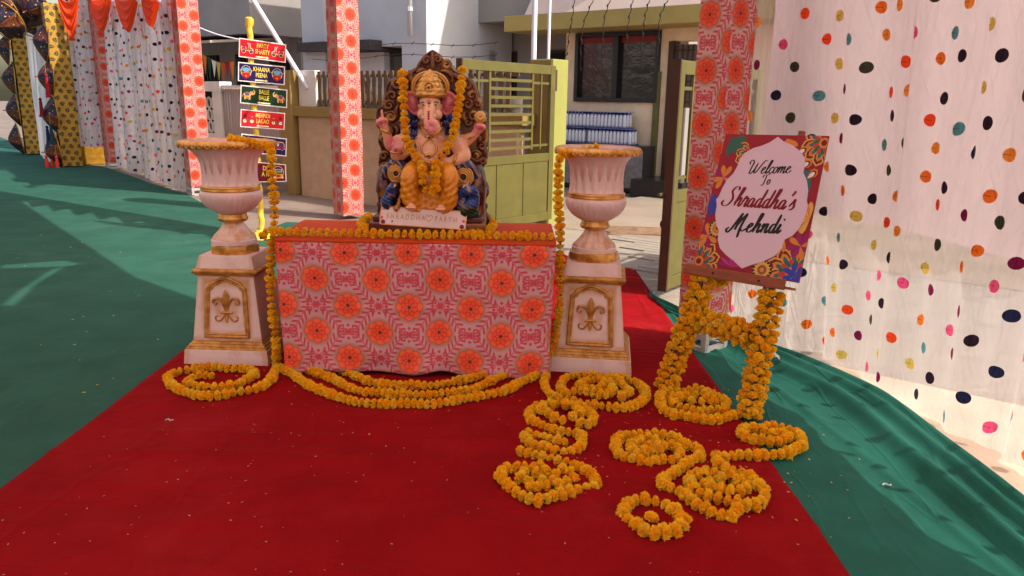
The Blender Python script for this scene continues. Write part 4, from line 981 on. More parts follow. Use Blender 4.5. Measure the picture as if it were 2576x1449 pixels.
# ------------------------------------------------------------------ marigold blooms and garlands
def bloom_mesh(seed, n=95):
    rnd = random.Random(seed); mb = MB(); R = .0255
    mb.ball((0, 0, 0), (R * .72, R * .72, R * .62), 10, 7, 1)
    ga = PI * (3 - math.sqrt(5))
    for i in range(n):
        z = 1 - 2 * (i + .5) / n; r = math.sqrt(1 - z * z); a = ga * i + rnd.uniform(-.25, .25)
        d = Vector((r * math.cos(a), r * math.sin(a), z * .82)).normalized()
        tx = d.cross(Vector((0, 0, 1))); tx = tx.normalized() if tx.length > .05 else Vector((1, 0, 0)); ty = d.cross(tx)
        rot = rnd.uniform(0, PI); sx = tx * math.cos(rot) + ty * math.sin(rot); sy = ty * math.cos(rot) - tx * math.sin(rot)
        w = R * rnd.uniform(.26, .38); h0 = R * .60; h1 = R * rnd.uniform(.90, 1.10); cup = w * rnd.uniform(.2, .6)
        sq = .86 if abs(z) > .5 else 1.0
        vs = []
        for k, u in enumerate((-1, -.35, .35, 1)):
            ruf = .12 * R * (1 if k % 2 else -1) * rnd.uniform(.4, 1)
            vs.append(d * h0 * sq + sx * (w * .5 * u)); vs.append(d * (h1 + ruf - .05 * R * u * u) * sq + sx * (w * u * 1.05) + sy * (cup * (1 - u * u) + rnd.uniform(-.1, .1) * w))
        mb.add(vs, [(0, 2, 3, 1), (2, 4, 5, 3), (4, 6, 7, 5)], 0)
    mb.lathe([(.003, -R * 1.15), (.006, -R * .9), (.008, -R * .55)], 7, 2 if seed % 3 == 0 else 0)
    return mb
BLOOMS = []
for k in range(6):
    o = bloom_mesh(40 + k).build('marigold', [PETAL, PETALC, STRING], None); BLOOMS.append(o.data); bpy.data.objects.remove(o)
rg = random.Random(11)
def add_blooms(t, pts, sc=1.0, dirs=None, squash=1.0):
    base = t.location
    for i, p in enumerate(pts):
        d = dirs[i] if dirs else (pts[min(i + 1, len(pts) - 1)] - pts[max(i - 1, 0)])
        if d.length < 1e-6: d = Vector((1, 0, 0))
        d = (d.normalized() + Vector((rg.uniform(-.25, .25), rg.uniform(-.25, .25), rg.uniform(-.25, .25)))).normalized()
        o = bpy.data.objects.new('marigold', rg.choice(BLOOMS)); COL.objects.link(o); o.parent = t; o.location = p - base
        o.rotation_mode = 'QUATERNION'; o.rotation_quaternion = d.to_track_quat('Z', 'Y') @ Matrix.Rotation(rg.uniform(0, 6.28), 3, 'Z').to_quaternion()
        s = sc * rg.uniform(.80, 1.14); o.scale = (s * rg.uniform(.92, 1.08), s * rg.uniform(.92, 1.08), s * rg.uniform(.72, .98))
def garland(label, path, sc=1.0, step=.037, cord=True, smoothn=6, extra=None, group='marigold garlands'):
    P = crom(path, smoothn) if smoothn else path
    pts = resample(P, step * sc); b = min(pts, key=lambda p: p.z)
    t = thing('marigold_garland', label, 'garland', (b.x, b.y, max(.013, b.z - .024)), 0, group)
    add_blooms(t, pts, sc)
    if extra: add_blooms(t, extra, sc)
    if cord: MB().tube(P, .0022, 4).build('cord', STRING, t, world=True)
    return t
FZ = .036
def floor(pts, z=FZ): return [G(x, y, z) for x, y in pts]
ZA = (1900, 1400, 1.8114); ZB = (1050, 800, 1.705); Z4 = (640, 520, 1.3167); Z8 = (2450, 1000, 2.07); Z7 = (2000, 580, 1.4786)
def lift(pts, hs):   # raise later windings that lie on earlier ones
    out = []
    for i, p in enumerate(pts): out.append(p + Vector((0, 0, hs(i / max(1, len(pts) - 1)))))
    return out
# left hanging garland and its floor coil
yv = PLc.y - .21
gv = [Vector((PLc.x + .06, yv + .10, 1.262)), AY(668, 366, yv + .02), AY(683, 385, yv - .03)] + [AY(683 + 6 * math.sin(i * 1.1) + i * .8, y, yv - .04 - .01 * i) for i, y in enumerate((440, 500, 560, 620, 690, 760, 820, 870))]
coil = floor(zc(*Z4, [(590, 1195), (572, 1265), (530, 1310), (460, 1335), (380, 1347), (310, 1362), (230, 1370), (150, 1356), (90, 1335), (40, 1305), (28, 1270), (70, 1245), (120, 1235), (190, 1222), (250, 1216), (340, 1226), (430, 1228), (478, 1252), (420, 1290), (380, 1310), (310, 1320), (250, 1326), (190, 1318), (130, 1300), (150, 1275), (200, 1258), (272, 1266)]))
garland('long marigold garland falling from the left urn rim and coiling at its pedestal', gv + coil, 1.02)
# right hanging garland
yr = PRc.y - .16
gv = [Vector((PRc.x - .02, yr + .05, 1.262)), AY(1448, 386, yr + .05), AY(1420, 384, yr + .0), AY(1404, 410, yr - .04)] + [AY(x, y, yr - .05) for x, y in ((1405, 450), (1404, 500), (1408, 560), (1409, 620), (1408, 690), (1409, 750), (1403, 810), (1398, 850))] + [AY(1384, 885, yr - .08), AY(1372, 915, yr - .12)]
coilr = floor(zc(*ZA, [(455, 130), (440, 195), (475, 265), (545, 308), (640, 325), (735, 342), (800, 352), (880, 362), (960, 372), (1040, 366), (1110, 342), (1165, 290), (1150, 240), (1090, 188), (1000, 160), (920, 150), (850, 152), (780, 138), (680, 140), (595, 158), (562, 200), (565, 258), (610, 280)]))
inn = lift(floor(zc(*ZA, [(610, 280), (680, 272), (740, 288), (800, 295), (870, 310), (925, 262), (905, 212), (860, 182), (770, 180), (700, 205), (720, 235), (790, 255), (850, 235), (900, 180), (965, 200), (1005, 245), (1045, 290), (985, 312)])), lambda f: .012 + .012 * math.sin(f * 9))
garland('long marigold garland falling from the right urn rim into a big floor coil', gv + coilr + inn, .98)
# table edge garlands
e0 = Vector((TX0 - .03, TY0 + .012, TZ + .024)); e1 = Vector((TX1 - .02, TY0 + .02, TZ + .024))
garland('straight marigold garland along the front edge of the orange table top', [e0 + Vector((-.03, -.02, -.02)), e0, e0.lerp(e1, .25), e0.lerp(e1, .5) + Vector((0, -.006, 0)), e0.lerp(e1, .75), e1], .98, .0415)
bk = [G(x, y, TZ + .024) for x, y in zc(*ZB, [(690, 90), (645, 118), (640, 152), (700, 170), (780, 168), (900, 176), (1020, 178), (1140, 184), (1260, 190), (1370, 196), (1450, 190), (1520, 160), (1505, 118)])]
garland('curved marigold garland around the foot of the statue and name plaque', bk, .95, .036)
# three swags on the carpet in front of the table
garland('outer marigold garland of the three arcs on the red carpet', floor(zc(*ZB, [(95, 1105), (180, 1150), (280, 1220), (380, 1262), (480, 1302), (600, 1332), (730, 1348), (850, 1348), (980, 1343), (1080, 1352), (1180, 1338), (1280, 1322), (1400, 1298), (1520, 1277), (1620, 1250), (1700, 1202), (1780, 1170), (1850, 1130)])), 1.0, .033, smoothn=4)
garland('middle marigold garland of the three arcs on the red carpet', floor(zc(*ZB, [(155, 1058), (250, 1100), (340, 1140), (450, 1180), (540, 1230), (640, 1265), (740, 1268), (830, 1282), (920, 1282), (1000, 1287), (1080, 1287), (1200, 1272), (1300, 1265), (1400, 1245), (1500, 1195), (1600, 1150), (1700, 1110)])), 1.0, .033, smoothn=4)
garland('inner marigold garland of the three arcs tucked under the table skirt', floor(zc(*ZB, [(410, 1080), (500, 1120), (600, 1160), (680, 1195), (780, 1215), (880, 1225), (970, 1220), (1070, 1225), (1170, 1215), (1260, 1195), (1350, 1180), (1450, 1150), (1520, 1110), (1590, 1090)])), 1.0, .033, smoothn=4)
# looping chain of coils, left row
c2 = zc(*ZA, [(700, 480), (770, 488), (785, 430), (720, 372), (640, 352), (550, 347), (470, 347), (390, 362), (332, 420), (360, 470), (440, 502), (530, 540), (600, 545), (690, 560), (712, 605), (690, 655), (620, 685), (550, 692), (480, 668), (430, 652), (370, 642), (312, 595), (300, 560), (370, 565), (450, 592), (530, 612), (610, 620)])
garland('twisted marigold garland looped in two small coils beside the big coil', floor(c2), 1.0, .036, extra=lift(floor(zc(*ZA, [(420, 410), (470, 440), (510, 470), (570, 492), (640, 462), (690, 425), (660, 390), (590, 375), (500, 378), (440, 385)])), lambda f: .022))
c4 = zc(*ZA, [(270, 682), (340, 702), (410, 720), (490, 738), (560, 762), (615, 765), (685, 800), (752, 832), (805, 880), (790, 942), (712, 950), (640, 970), (560, 992), (500, 1002), (430, 1032), (370, 1032), (310, 1012), (240, 972), (180, 922), (130, 862), (160, 812), (230, 800), (310, 792), (380, 800), (440, 782)])
garland('marigold garland ending in a wide flat coil on the open red carpet', floor(c4), 1.0, .036, extra=lift(floor(zc(*ZA, [(270, 872), (330, 902), (300, 832), (380, 842), (450, 832), (520, 852), (500, 892), (430, 892), (390, 942), (460, 932), (540, 932), (600, 902), (650, 882), (620, 832), (570, 812), (340, 940)])), lambda f: .003))
# ring with one loose flower
ring = floor(zc(*ZA, [(1000, 1130), (1030, 1065), (1080, 1035), (1135, 1028), (1200, 1035), (1270, 1058), (1340, 1082), (1390, 1130), (1432, 1190), (1385, 1248), (1320, 1255), (1250, 1272), (1180, 1262), (1120, 1225), (1070, 1192), (1028, 1170)]), .034)
garland('small closed ring of marigolds with a single flower inside', crom(ring, 5, True), 1.12, .036, smoothn=0)
p1 = floor(zc(*ZA, [(1205, 1150)]), .040)[0]; t = thing('marigold_flower', 'single loose marigold inside the small flower ring', 'flower', (p1.x, p1.y, .014)); add_blooms(t, [p1], 1.1, [Vector((.2, .1, 1))])
# right row of coils
c5 = zc(*ZA, [(1230, 605), (1180, 590), (1120, 600), (1060, 640), (1075, 690), (1140, 712), (1220, 665), (1300, 632), (1370, 652), (1412, 692), (1380, 742), (1320, 752), (1260, 742), (1200, 762), (1140, 752), (1080, 742), (1010, 722), (960, 690), (952, 640), (962, 600), (1000, 572), (1060, 577), (1130, 557), (1190, 562), (1240, 557), (1290, 567), (1350, 582), (1410, 602), (1450, 640), (1510, 652), (1552, 692), (1540, 735), (1500, 745), (1450, 772), (1410, 802), (1350, 842), (1300, 872), (1290, 922), (1350, 947), (1430, 982), (1480, 1022), (1530, 1062), (1580, 1082), (1640, 1122), (1710, 1142), (1780, 1152), (1800, 1110), (1850, 1060)])
garland('marigold garland coiled round then trailing towards the flower ring', floor(c5), 1.0, .036, extra=lift(floor(zc(*ZA, [(1120, 640), (1180, 655), (1260, 690), (1300, 665), (1160, 690)])), lambda f: .012))
c7 = zc(*ZA, [(1930, 520), (1870, 522), (1850, 562), (1900, 592), (1950, 602), (2000, 602), (2050, 612), (2110, 612), (2160, 592), (2190, 560), (2140, 545), (2090, 562), (2040, 548), (1985, 532), (2050, 505), (2110, 510), (2170, 522), (2232, 552), (2272, 592), (2280, 640), (2230, 662), (2180, 690), (2120, 702), (2050, 707), (1990, 707), (1940, 712), (1880, 707), (1830, 707), (1780, 717), (1725, 722), (1668, 722), (1680, 770), (1722, 792), (1780, 822), (1840, 832)])
c6 = zc(*ZA, [(1900, 870), (1952, 912), (2012, 962), (2002, 1022), (1962, 1062), (1902, 1072), (1842, 1048), (1780, 1040), (1720, 1030), (1660, 1015), (1600, 1000), (1545, 975), (1490, 930), (1480, 865), (1540, 842), (1600, 832), (1660, 842), (1730, 855), (1790, 870), (1850, 890), (1885, 925), (1850, 965), (1790, 962), (1720, 942), (1660, 948), (1590, 920), (1640, 895), (1740, 892)])
garland('marigold garland running from the small coil on green cloth to a dense coil', floor(c7) + floor(c6), 1.0, .0365, extra=lift(floor(zc(*ZA, [(1620, 965), (1690, 985), (1760, 1000), (1570, 880), (1700, 905), (1800, 920)])), lambda f: .020))
# ------------------------------------------------------------------ easel and welcome board
FL, FR = G(1672, 985), G(1882, 1058); e_ = (FR - FL).normalized(); bk_ = Vector((-e_.y, e_.x, 0)); bk_ = bk_ if bk_.y > 0 else -bk_
lean = math.radians(15); up_ = Vector((0, 0, math.cos(lean))) + bk_ * math.sin(lean); nrm = e_.cross(up_); nrm = nrm if nrm.y < 0 else -nrm
O = (FL + FR) / 2
def AE(x, y, d=0.0): return AP(x, y, O + nrm * d, nrm)
def ez(p): return Vector(((p - O).dot(e_), (p - O).dot(nrm), (p - O).dot(up_)))
def EW(a, n_, b): return O + e_ * a + nrm * n_ + up_ * b
t = thing('easel', 'brown wooden display easel with marigold wrapped legs', 'easel', O)
lt, rt = AE(1872, 336), AE(2018, 330)
lf_, rf_ = AE(1672, 985), AE(1880, 1058)
for a, b in ((lf_, lt), (rf_, rt)):
    MB().beam(a, b, .028, .022, nrm).build('front_leg', WOOD, t, world=True, bevel=.003)
rear_top = EW((ez(lt).x + ez(rt).x) / 2, -.03, ez(lt).z - .05); rear_ft = Vector((O.x, O.y, 0)) + bk_ * .52 + e_ * .02; rear_ft.z = .01
MB().beam(rear_top, rear_ft, .028, .022, e_).build('rear_leg', WOOD, t, world=True, bevel=.003)
ca, cb_ = AE(1728, 820), AE(1905, 842); MB().beam(ca, cb_, .03, .022, nrm).build('crossbar', WOOD, t, world=True, bevel=.003)
la_, lb_ = AE(1737, 684, .012), AE(1998, 728, .012)
MB().beam(EW(ez(la_).x, .022, ez(la_).z), EW(ez(lb_).x, .022, ez(lb_).z), .055, .012, up_).build('ledge_bottom', WOOD, t, world=True, bevel=.002)
MB().beam(EW(ez(la_).x - .01, .052, ez(la_).z + .012), EW(ez(lb_).x - .03, .052, ez(lb_).z + .012), .014, .052, up_).build('ledge_lip', WOOD, t, world=True, bevel=.003)
for f in (.28, .72): MB().ball(EW(ez(la_).x + (ez(lb_).x - ez(la_).x) * f, .060, ez(la_).z + .012 + (ez(lb_).z - ez(la_).z) * f), .006, 8, 6).build('bolt_head', BLACKF, t, world=True)
# board frame of reference: u right, v up on the board face
BL, BR, TL_, TR_ = AE(1745, 668, .03), AE(2010, 712, .03), AE(1826, 337, .03), AE(2086, 342, .03)
def BU(u, v, h=0.0):
    p = (BL * (1 - u) + BR * u) * (1 - v) + (TL_ * (1 - u) + TR_ * u) * v
    return p + nrm * h
bt = thing('welcome_board', 'maroon welcome board with white cusped panel standing on the easel', 'sign board', BU(.5, 0))
mb = MB(); nb_ = 12
q = [BU(0, 0), BU(1, 0), BU(1, 1), BU(0, 1)]; qb = [BU(0, 0, -.005), BU(1, 0, -.005), BU(1, 1, -.005), BU(0, 1, -.005)]
mb.add(q + qb, [(0, 1, 2, 3), (7, 6, 5, 4), (0, 4, 5, 1), (1, 5, 6, 2), (2, 6, 7, 3), (3, 7, 4, 0)]); mb.build('panel', M('board_maroon_print', S(150, 22, 42), .5, .06, 5), bt, world=True)
BW, BH = ((BR - BL).length + (TR_ - TL_).length) / 2, ((TL_ - BL).length + (TR_ - BR).length) / 2
class Ink:                                  # flat print: coloured polygons laid on a face, later ones a hair proud
    def __init__(s, T, w, h): s.T, s.w, s.h, s.v, s.f, s.c, s.l = T, w, h, [], [], [], .0006
    def poly(s, pts, col):
        pts = [(min(s.w, max(0, x)), min(s.h, max(0, y))) for x, y in pts]
        o = len(s.v); s.l += .000008
        s.v += [tuple(s.T(x / s.w, y / s.h, s.l)) for x, y in pts]; n = len(pts)
        A = sum(pts[i][0] * pts[(i + 1) % n][1] - pts[(i + 1) % n][0] * pts[i][1] for i in range(n))
        s.f.append([o + i for i in (range(n) if A > 0 else range(n - 1, -1, -1))]); s.c.append(col)
    def ell(s, cx, cy, rx, ry, col, rot=0.0, n=14):
        s.poly([(cx + rx * math.cos(a) * math.cos(rot) - ry * math.sin(a) * math.sin(rot), cy + rx * math.cos(a) * math.sin(rot) + ry * math.sin(a) * math.cos(rot)) for a in (2 * PI * k / n for k in range(n))], col)
    def petal(s, cx, cy, ang, L, w, col, r0=0.0):
        ca, sa = math.cos(ang), math.sin(ang); P = []
        for f, ww in ((r0, .0), (.3, .55), (.6, 1), (.85, .8), (1, .0), (.85, -.8), (.6, -1), (.3, -.55)):
            P.append((cx + L * f * ca - w * ww * sa, cy + L * f * sa + w * ww * ca))
        s.poly(P, col)
    def stroke(s, pts, wf, col, n=8):
        P = crom([(x, y) for x, y in pts], n); L, R = [], []
        s.l += .000008
        for i, p in enumerate(P):
            d = P[min(i + 1, len(P) - 1)] - P[max(i - 1, 0)]; d = d.normalized() if d.length > 1e-9 else Vector((1, 0, 0))
            w = wf(d, i / (len(P) - 1)); nn = Vector((-d.y, d.x, 0)) * w; L.append(p + nn); R.append(p - nn)
        o = len(s.v); s.v += [tuple(s.T(p.x / s.w, p.y / s.h, s.l)) for p in L + R]; k = len(P)
        for i in range(k - 1): s.f.append([o + k + i, o + k + i + 1, o + i + 1, o + i]); s.c.append(col)
    def build(s, name, parent, mat=None):
        me = bpy.data.meshes.new(name); inv = wmat(parent).inverted(); me.from_pydata([tuple(inv @ Vector(p)) for p in s.v], [], s.f); me.materials.append(mat or PRINT)
        a = me.attributes.new('paint', 'FLOAT_COLOR', 'CORNER'); k = 0; buf = []
        for f, c in zip(s.f, s.c): buf += [c[0], c[1], c[2], 0.0] * len(f)
        a.data.foreach_set('color', buf); o = bpy.data.objects.new(name, me); COL.objects.link(o); o.parent = parent; return o
ink = Ink(BU, BW, BH)
cR, cO, cG, cT, cB, cP, cY, cW = S(196, 60, 40), S(214, 130, 50), S(48, 98, 84), S(40, 110, 120), S(40, 70, 180), S(150, 24, 100), S(216, 170, 80), S(232, 222, 210)
def fan(x, y, ang, L, n, spread, cols, w=.16):
    for k in range(n): ink.petal(x, y, ang + spread * (k / (n - 1) - .5), L, L * w, cols[k % len(cols)])
def rosette(x, y, r, cols):
    for i, c in enumerate(cols): ink.ell(x, y, r * (1 - i / len(cols)), r * (1 - i / len(cols)), c, n=20)
    for k in range(16): ink.petal(x, y, k * PI / 8, r, r * .07, cY, .55)
def mandala(x, y, ang, r):
    for k in range(5):
        a = ang + (k - 2) * .62
        ink.petal(x, y, a, r * 1.25, r * .34, cY); ink.petal(x, y, a, r * 1.16, r * .27, S(120, 20, 30)); ink.petal(x, y, a, r * 1.0, r * .20, cO); ink.petal(x, y, a, r * .85, r * .11, cT, .4)
    for k in range(7): ink.petal(x, y, ang + (k - 3) * .42, r * .62, r * .14, cG if k % 2 else cR)
    ink.ell(x, y, r * .28, r * .28, cO); ink.ell(x, y, r * .16, r * .16, S(120, 20, 30))
u_ = BW / 100.0
mandala(4 * u_, 5 * u_, PI * .30, 17 * u_); mandala(92 * u_, 7 * u_, PI * .70, 19 * u_); mandala(97 * u_, BH - 6 * u_, PI * 1.25, 16 * u_); mandala(30 * u_, BH - 18 * u_, PI * 1.15, 12 * u_)
fan(7 * u_, BH - 4 * u_, -PI * .25, 17 * u_, 4, 1.5, [cG]); fan(63 * u_, BH - 3 * u_, -PI * .4, 13 * u_, 6, 1.5, [cO]); fan(93 * u_, BH - 42 * u_, PI * 1.0, 15 * u_, 9, 2.6, [cG, cT]); fan(98 * u_, BH - 70 * u_, PI * .95, 15 * u_, 9, 2.6, [cY, cO])
for (x, y, c1, c2) in ((9, BH / u_ - 40, cO, cP), (7, BH / u_ - 94, cO, cP), (95, BH / u_ - 93, cP, cO)):
    for k in range(8): ink.petal(x * u_, y * u_, k * PI / 4 + .3, 12 * u_, 2.6 * u_, c1 if k % 3 else c2)
for (x, y) in ((6, BH / u_ - 66), (95, BH / u_ - 118)):
    for k in range(7): ink.petal(x * u_, y * u_, k * PI / 3.5, 11 * u_, 2.4 * u_, cB)
rosette(15 * u_, 37 * u_, 8.5 * u_, [S(60, 30, 60), cY, S(120, 40, 60), cO, S(90, 40, 40)]); rosette(66 * u_, 6 * u_, 9 * u_, [S(60, 30, 60), cY, S(120, 40, 60), cO])
fan(38 * u_, 4 * u_, PI * .5, 15 * u_, 9, 2.8, [cP, S(190, 50, 120)], .10); fan(25 * u_, 22 * u_, PI * .1, 12 * u_, 5, 1.5, [cT, cB, cG]); fan(80 * u_, 35 * u_, PI * 1.3, 12 * u_, 5, 1.5, [cO])
for (x, y, a) in ((78, BH / u_ - 13, 0.6), (84, BH / u_ - 24, .6), (92, BH / u_ - 33, .8)):
    ink.petal(x * u_ - 4 * u_, y * u_ - 4 * u_, a, 12 * u_, 3.6 * u_, cO); ink.petal(x * u_ - 4 * u_, y * u_ - 4 * u_, a, 10.5 * u_, 2.6 * u_, S(110, 20, 40)); ink.petal(x * u_ - 3.4 * u_, y * u_ - 3.4 * u_, a, 8 * u_, 1.8 * u_, cW)
# cusped white panel; half outline given in zoomed photo measurements
zb6 = lambda pts: zc(2550, 480, 2.07, pts)
def tobd(px, py):
    p = AE(px, py, .031); a, b = (p - BL), 0
    # solve bilinear approximately by projecting on the board axes
    u, v = .5, .5
    for _ in range(12):
        q = BU(u, v, .001); du = (BU(u + .01, v) - BU(u - .01, v)) / .02; dv = (BU(u, v + .01) - BU(u, v - .01)) / .02; d = p - q
        A_, B_, C__ = du.dot(du), du.dot(dv), dv.dot(dv); e1_, e2_ = d.dot(du), d.dot(dv); det = A_ * C__ - B_ * B_
        u += (e1_ * C__ - e2_ * B_) / det; v += (e2_ * A_ - e1_ * B_) / det
    return (u * BW, v * BH)
ol = zb6([(1063, 122), (1000, 165), (930, 195), (860, 215), (790, 255), (750, 310), (732, 362), (700, 420), (650, 470), (610, 540), (580, 610), (560, 632), (565, 680), (552, 760), (560, 840), (582, 888), (572, 960), (590, 1030), (640, 1085), (700, 1130), (768, 1195), (850, 1165), (950, 1135), (1040, 1090), (1095, 1030), (1118, 960), (1180, 930), (1235, 870), (1280, 790), (1300, 715), (1307, 690), (1300, 640), (1310, 560), (1300, 480), (1270, 412), (1285, 350), (1282, 290), (1240, 235), (1180, 190), (1110, 160)])
ink.poly([tobd(x, y) for x, y in ol], S(218, 190, 208))
ink.build('printed_design', bt)
# handwritten lettering: strokes on a unit em (x height 1, cap 2), slanted, broad on the down strokes
GL = {
 'W': (2.7, [[(-.25, 1.45), (-.5, 1.8), (-.1, 2.15), (.35, 1.8), (.3, .9), (.35, .1), (.75, .1), (1.2, .9), (1.35, 1.7)], [(1.35, 1.7), (1.2, .8), (1.35, .1), (1.75, .35), (2.2, 1.3), (2.7, 2.0), (3.2, 1.95)]]),
 'e': (1.0, [[(-.1, .35), (.35, .55), (.62, .85), (.4, 1.02), (.12, .7), (.15, .2), (.45, 0), (.8, .15), (1.05, .45)]]),
 'l': (.62, [[(-.05, .3), (.3, 1.0), (.5, 1.9), (.25, 1.95), (.1, 1.2), (.08, .3), (.25, 0), (.6, .35)]]),
 'c': (.85, [[(.72, .8), (.5, 1.0), (.15, .75), (.1, .25), (.4, 0), (.7, .12), (.95, .45)]]),
 'o': (.95, [[(.5, 1.0), (.15, .8), (.08, .3), (.35, 0), (.7, .25), (.72, .75), (.5, 1.0), (.65, .85), (1.0, .8)]]),
 'm': (1.65, [[(-.05, .6), (.15, 1.0), (.18, .6), (.12, 0)], [(.14, .3), (.45, .95), (.68, .9), (.66, 0)], [(.68, .3), (1.0, .95), (1.22, .9), (1.2, .2), (1.35, 0), (1.7, .4)]]),
 'n': (1.15, [[(-.05, .6), (.15, 1.0), (.18, .6), (.12, 0)], [(.14, .3), (.45, .95), (.7, .9), (.68, .2), (.85, 0), (1.2, .4)]]),
 'T': (1.35, [[(-.2, 1.55), (-.1, 1.95), (.5, 2.0), (1.1, 1.95), (1.55, 2.15)], [(.75, 1.98), (.6, 1.0), (.45, .2), (.1, .0), (-.1, .2)]]),
 'S': (1.7, [[(1.4, 1.75), (1.25, 2.15), (.75, 2.1), (.5, 1.65), (.85, 1.2), (1.1, .7), (.8, .1), (.2, -.05), (-.25, .25), (-.1, .6)]]),
 'h': (1.15, [[(-.05, .3), (.35, 1.2), (.5, 2.0), (.28, 2.05), (.18, 1.2), (.1, 0)], [(.14, .4), (.45, .95), (.7, .88), (.68, .2), (.85, 0), (1.2, .4)]]),
 'r': (.85, [[(-.1, .35), (.2, 1.15), (.35, .9), (.6, .95), (.5, .3), (.62, 0), (.92, .4)]]),
 'a': (1.1, [[(.68, .85), (.42, 1.0), (.12, .7), (.1, .2), (.35, 0), (.6, .3), (.72, .95)], [(.72, .95), (.68, .3), (.82, 0), (1.15, .4)]]),
 'd': (1.15, [[(.68, .85), (.42, 1.0), (.12, .7), (.1, .2), (.35, 0), (.62, .35), (.78, 1.2), (.84, 2.05)], [(.84, 2.05), (.74, 1.0), (.7, .25), (.85, 0), (1.2, .4)]]),
 "'": (.4, [[(.15, 2.0), (.28, 1.85), (.1, 1.45)]]),
 's': (.85, [[(-.05, .3), (.3, .85), (.42, 1.1), (.5, .7), (.65, .3), (.4, 0), (.08, .08)]]),
 'M': (2.5, [[(-.2, .5), (-.5, .25), (-.2, -.1), (.2, .3), (.55, 1.2), (.95, 2.15)], [(.95, 2.15), (.85, 1.2), (.8, .2)], [(.85, .7), (1.3, 1.6), (1.7, 2.1)], [(1.7, 2.1), (1.55, 1.2), (1.5, .3), (1.62, -.45), (1.5, -.6)], [(1.55, .4), (1.9, .1), (2.45, .4)]]),
 'i': (.6, [[(-.05, .3), (.2, 1.0), (.12, .3), (.25, 0), (.62, .4)], [(.36, 1.42), (.42, 1.5), (.48, 1.56)]]),
}
def script(ink, text, cx, cy, width, col, slant=.38, bold=.16, rot=0.0):
    tot = sum(GL[c][0] for c in text); k = width / (tot + .3); x = -tot * k / 2
    def wf(d, f):
        ang = abs(d.y * math.cos(.35) + d.x * math.sin(.0)); tap = min(1, f / .08 + .35, (1 - f) / .08 + .3)
        return k * (bold * .22 + bold * .62 * max(0, ang) ** 1.4) * tap
    for c in text:
        w, strokes = GL[c]
        for s_ in strokes:
            P = []
            for px, py in s_:
                X = x + (px + slant * py * 1.2) * k; Y_ = py * k * 1.25
                P.append((cx + X * math.cos(rot) - Y_ * math.sin(rot), cy + X * math.sin(rot) + Y_ * math.cos(rot)))
            ink.stroke(P, wf, col, 7)
        x += w * k
def zpt(x, y): return tobd(*zb6([(x, y)])[0])
lk = Ink(lambda u, v, h: BU(u, v, h + .0026), BW, BH)
inkc, red_ = S(34, 28, 30), S(128, 16, 34)
def line(text, zx0, zy0, zx1, zy1, col, bold):
    a, b = zpt(zx0, zy0), zpt(zx1, zy1); w = math.hypot(b[0] - a[0], b[1] - a[1])
    script(lk, text, (a[0] + b[0]) / 2 - w * .04, (a[1] + b[1]) / 2, w, col, .34, bold, math.atan2(b[1] - a[1], b[0] - a[0]))
line('Welcome', 822, 425, 1182, 418, inkc, .20); line('To', 925, 520, 1005, 508, inkc, .22); line("Shraddha's", 625, 680, 1225, 722, red_, .23); line('Mehndi', 670, 895, 1105, 912, S(30, 34, 34), .24)
lk.build('lettering', bt)
# garlands wrapped round the easel
def wrap(label, a, b, rad, sc=1.0, ring=5, step=.038, skipback=False):
    d = (b - a); L = d.length; d.normalize(); x_ = d.cross(nrm).normalized(); y_ = x_.cross(d)
    pts = []; n_ = int(L / step)
    for i in range(n_ + 1):
        for k in range(ring):
            q = 2 * PI * (k + .5 * (i % 2)) / ring + .15 * i; pts.append(a + d * (i * step + rg.uniform(-.008, .008)) + x_ * (math.cos(q) * rad) + y_ * (math.sin(q) * rad))
    lo = min(pts, key=lambda p: p.z); t = thing('marigold_garland', label, 'garland', (lo.x, lo.y, max(.013, lo.z - .024)), 0, 'marigold garlands'); 
    for p in pts: p.z = max(p.z, .036)
    add_blooms(t, pts, sc, [d] * len(pts)); MB().tube([a, b], .004, 5).build('cord', STRING, t, world=True); return t
wrap('thick marigold garland wound up the left leg of the easel', lf_ + up_ * .02, AE(1772, 700), .044, 1.0)
wrap('thick marigold garland wound up the right leg of the easel', rf_ + up_ * .02, AE(1945, 728), .044, 1.0)
wrap('thick marigold garland wound round the crossbar of the easel', AE(1752, 800), AE(1890, 845), .048, 1.0)
g1 = AE(1775, 690, -.06); garland('short marigold strand looping behind the easel under the board', [AE(1790, 690, -.05), AE(1805, 712, -.07), AE(1822, 708, -.07), AE(1838, 690, -.05)], .9)
cf = zc(*ZA, [(1830, 415), (1760, 432), (1700, 452), (1620, 462), (1550, 452), (1490, 442), (1420, 424), (1360, 422), (1290, 382), (1268, 330), (1275, 282), (1315, 255), (1380, 262), (1420, 262), (1500, 245), (1580, 252), (1640, 280), (1692, 302), (1732, 332), (1722, 390), (1660, 382), (1600, 392), (1540, 402), (1470, 382), (1400, 362), (1350, 332), (1370, 292), (1450, 285), (1520, 285)])
garland('marigold garland coiled on the carpet between the easel legs', floor(cf), 1.03, .035, extra=lift(floor(zc(*ZA, [(1450, 312), (1520, 302), (1590, 322), (1640, 342), (1560, 352), (1490, 342), (1400, 320), (1580, 290), (1620, 310)])), lambda f: .016))
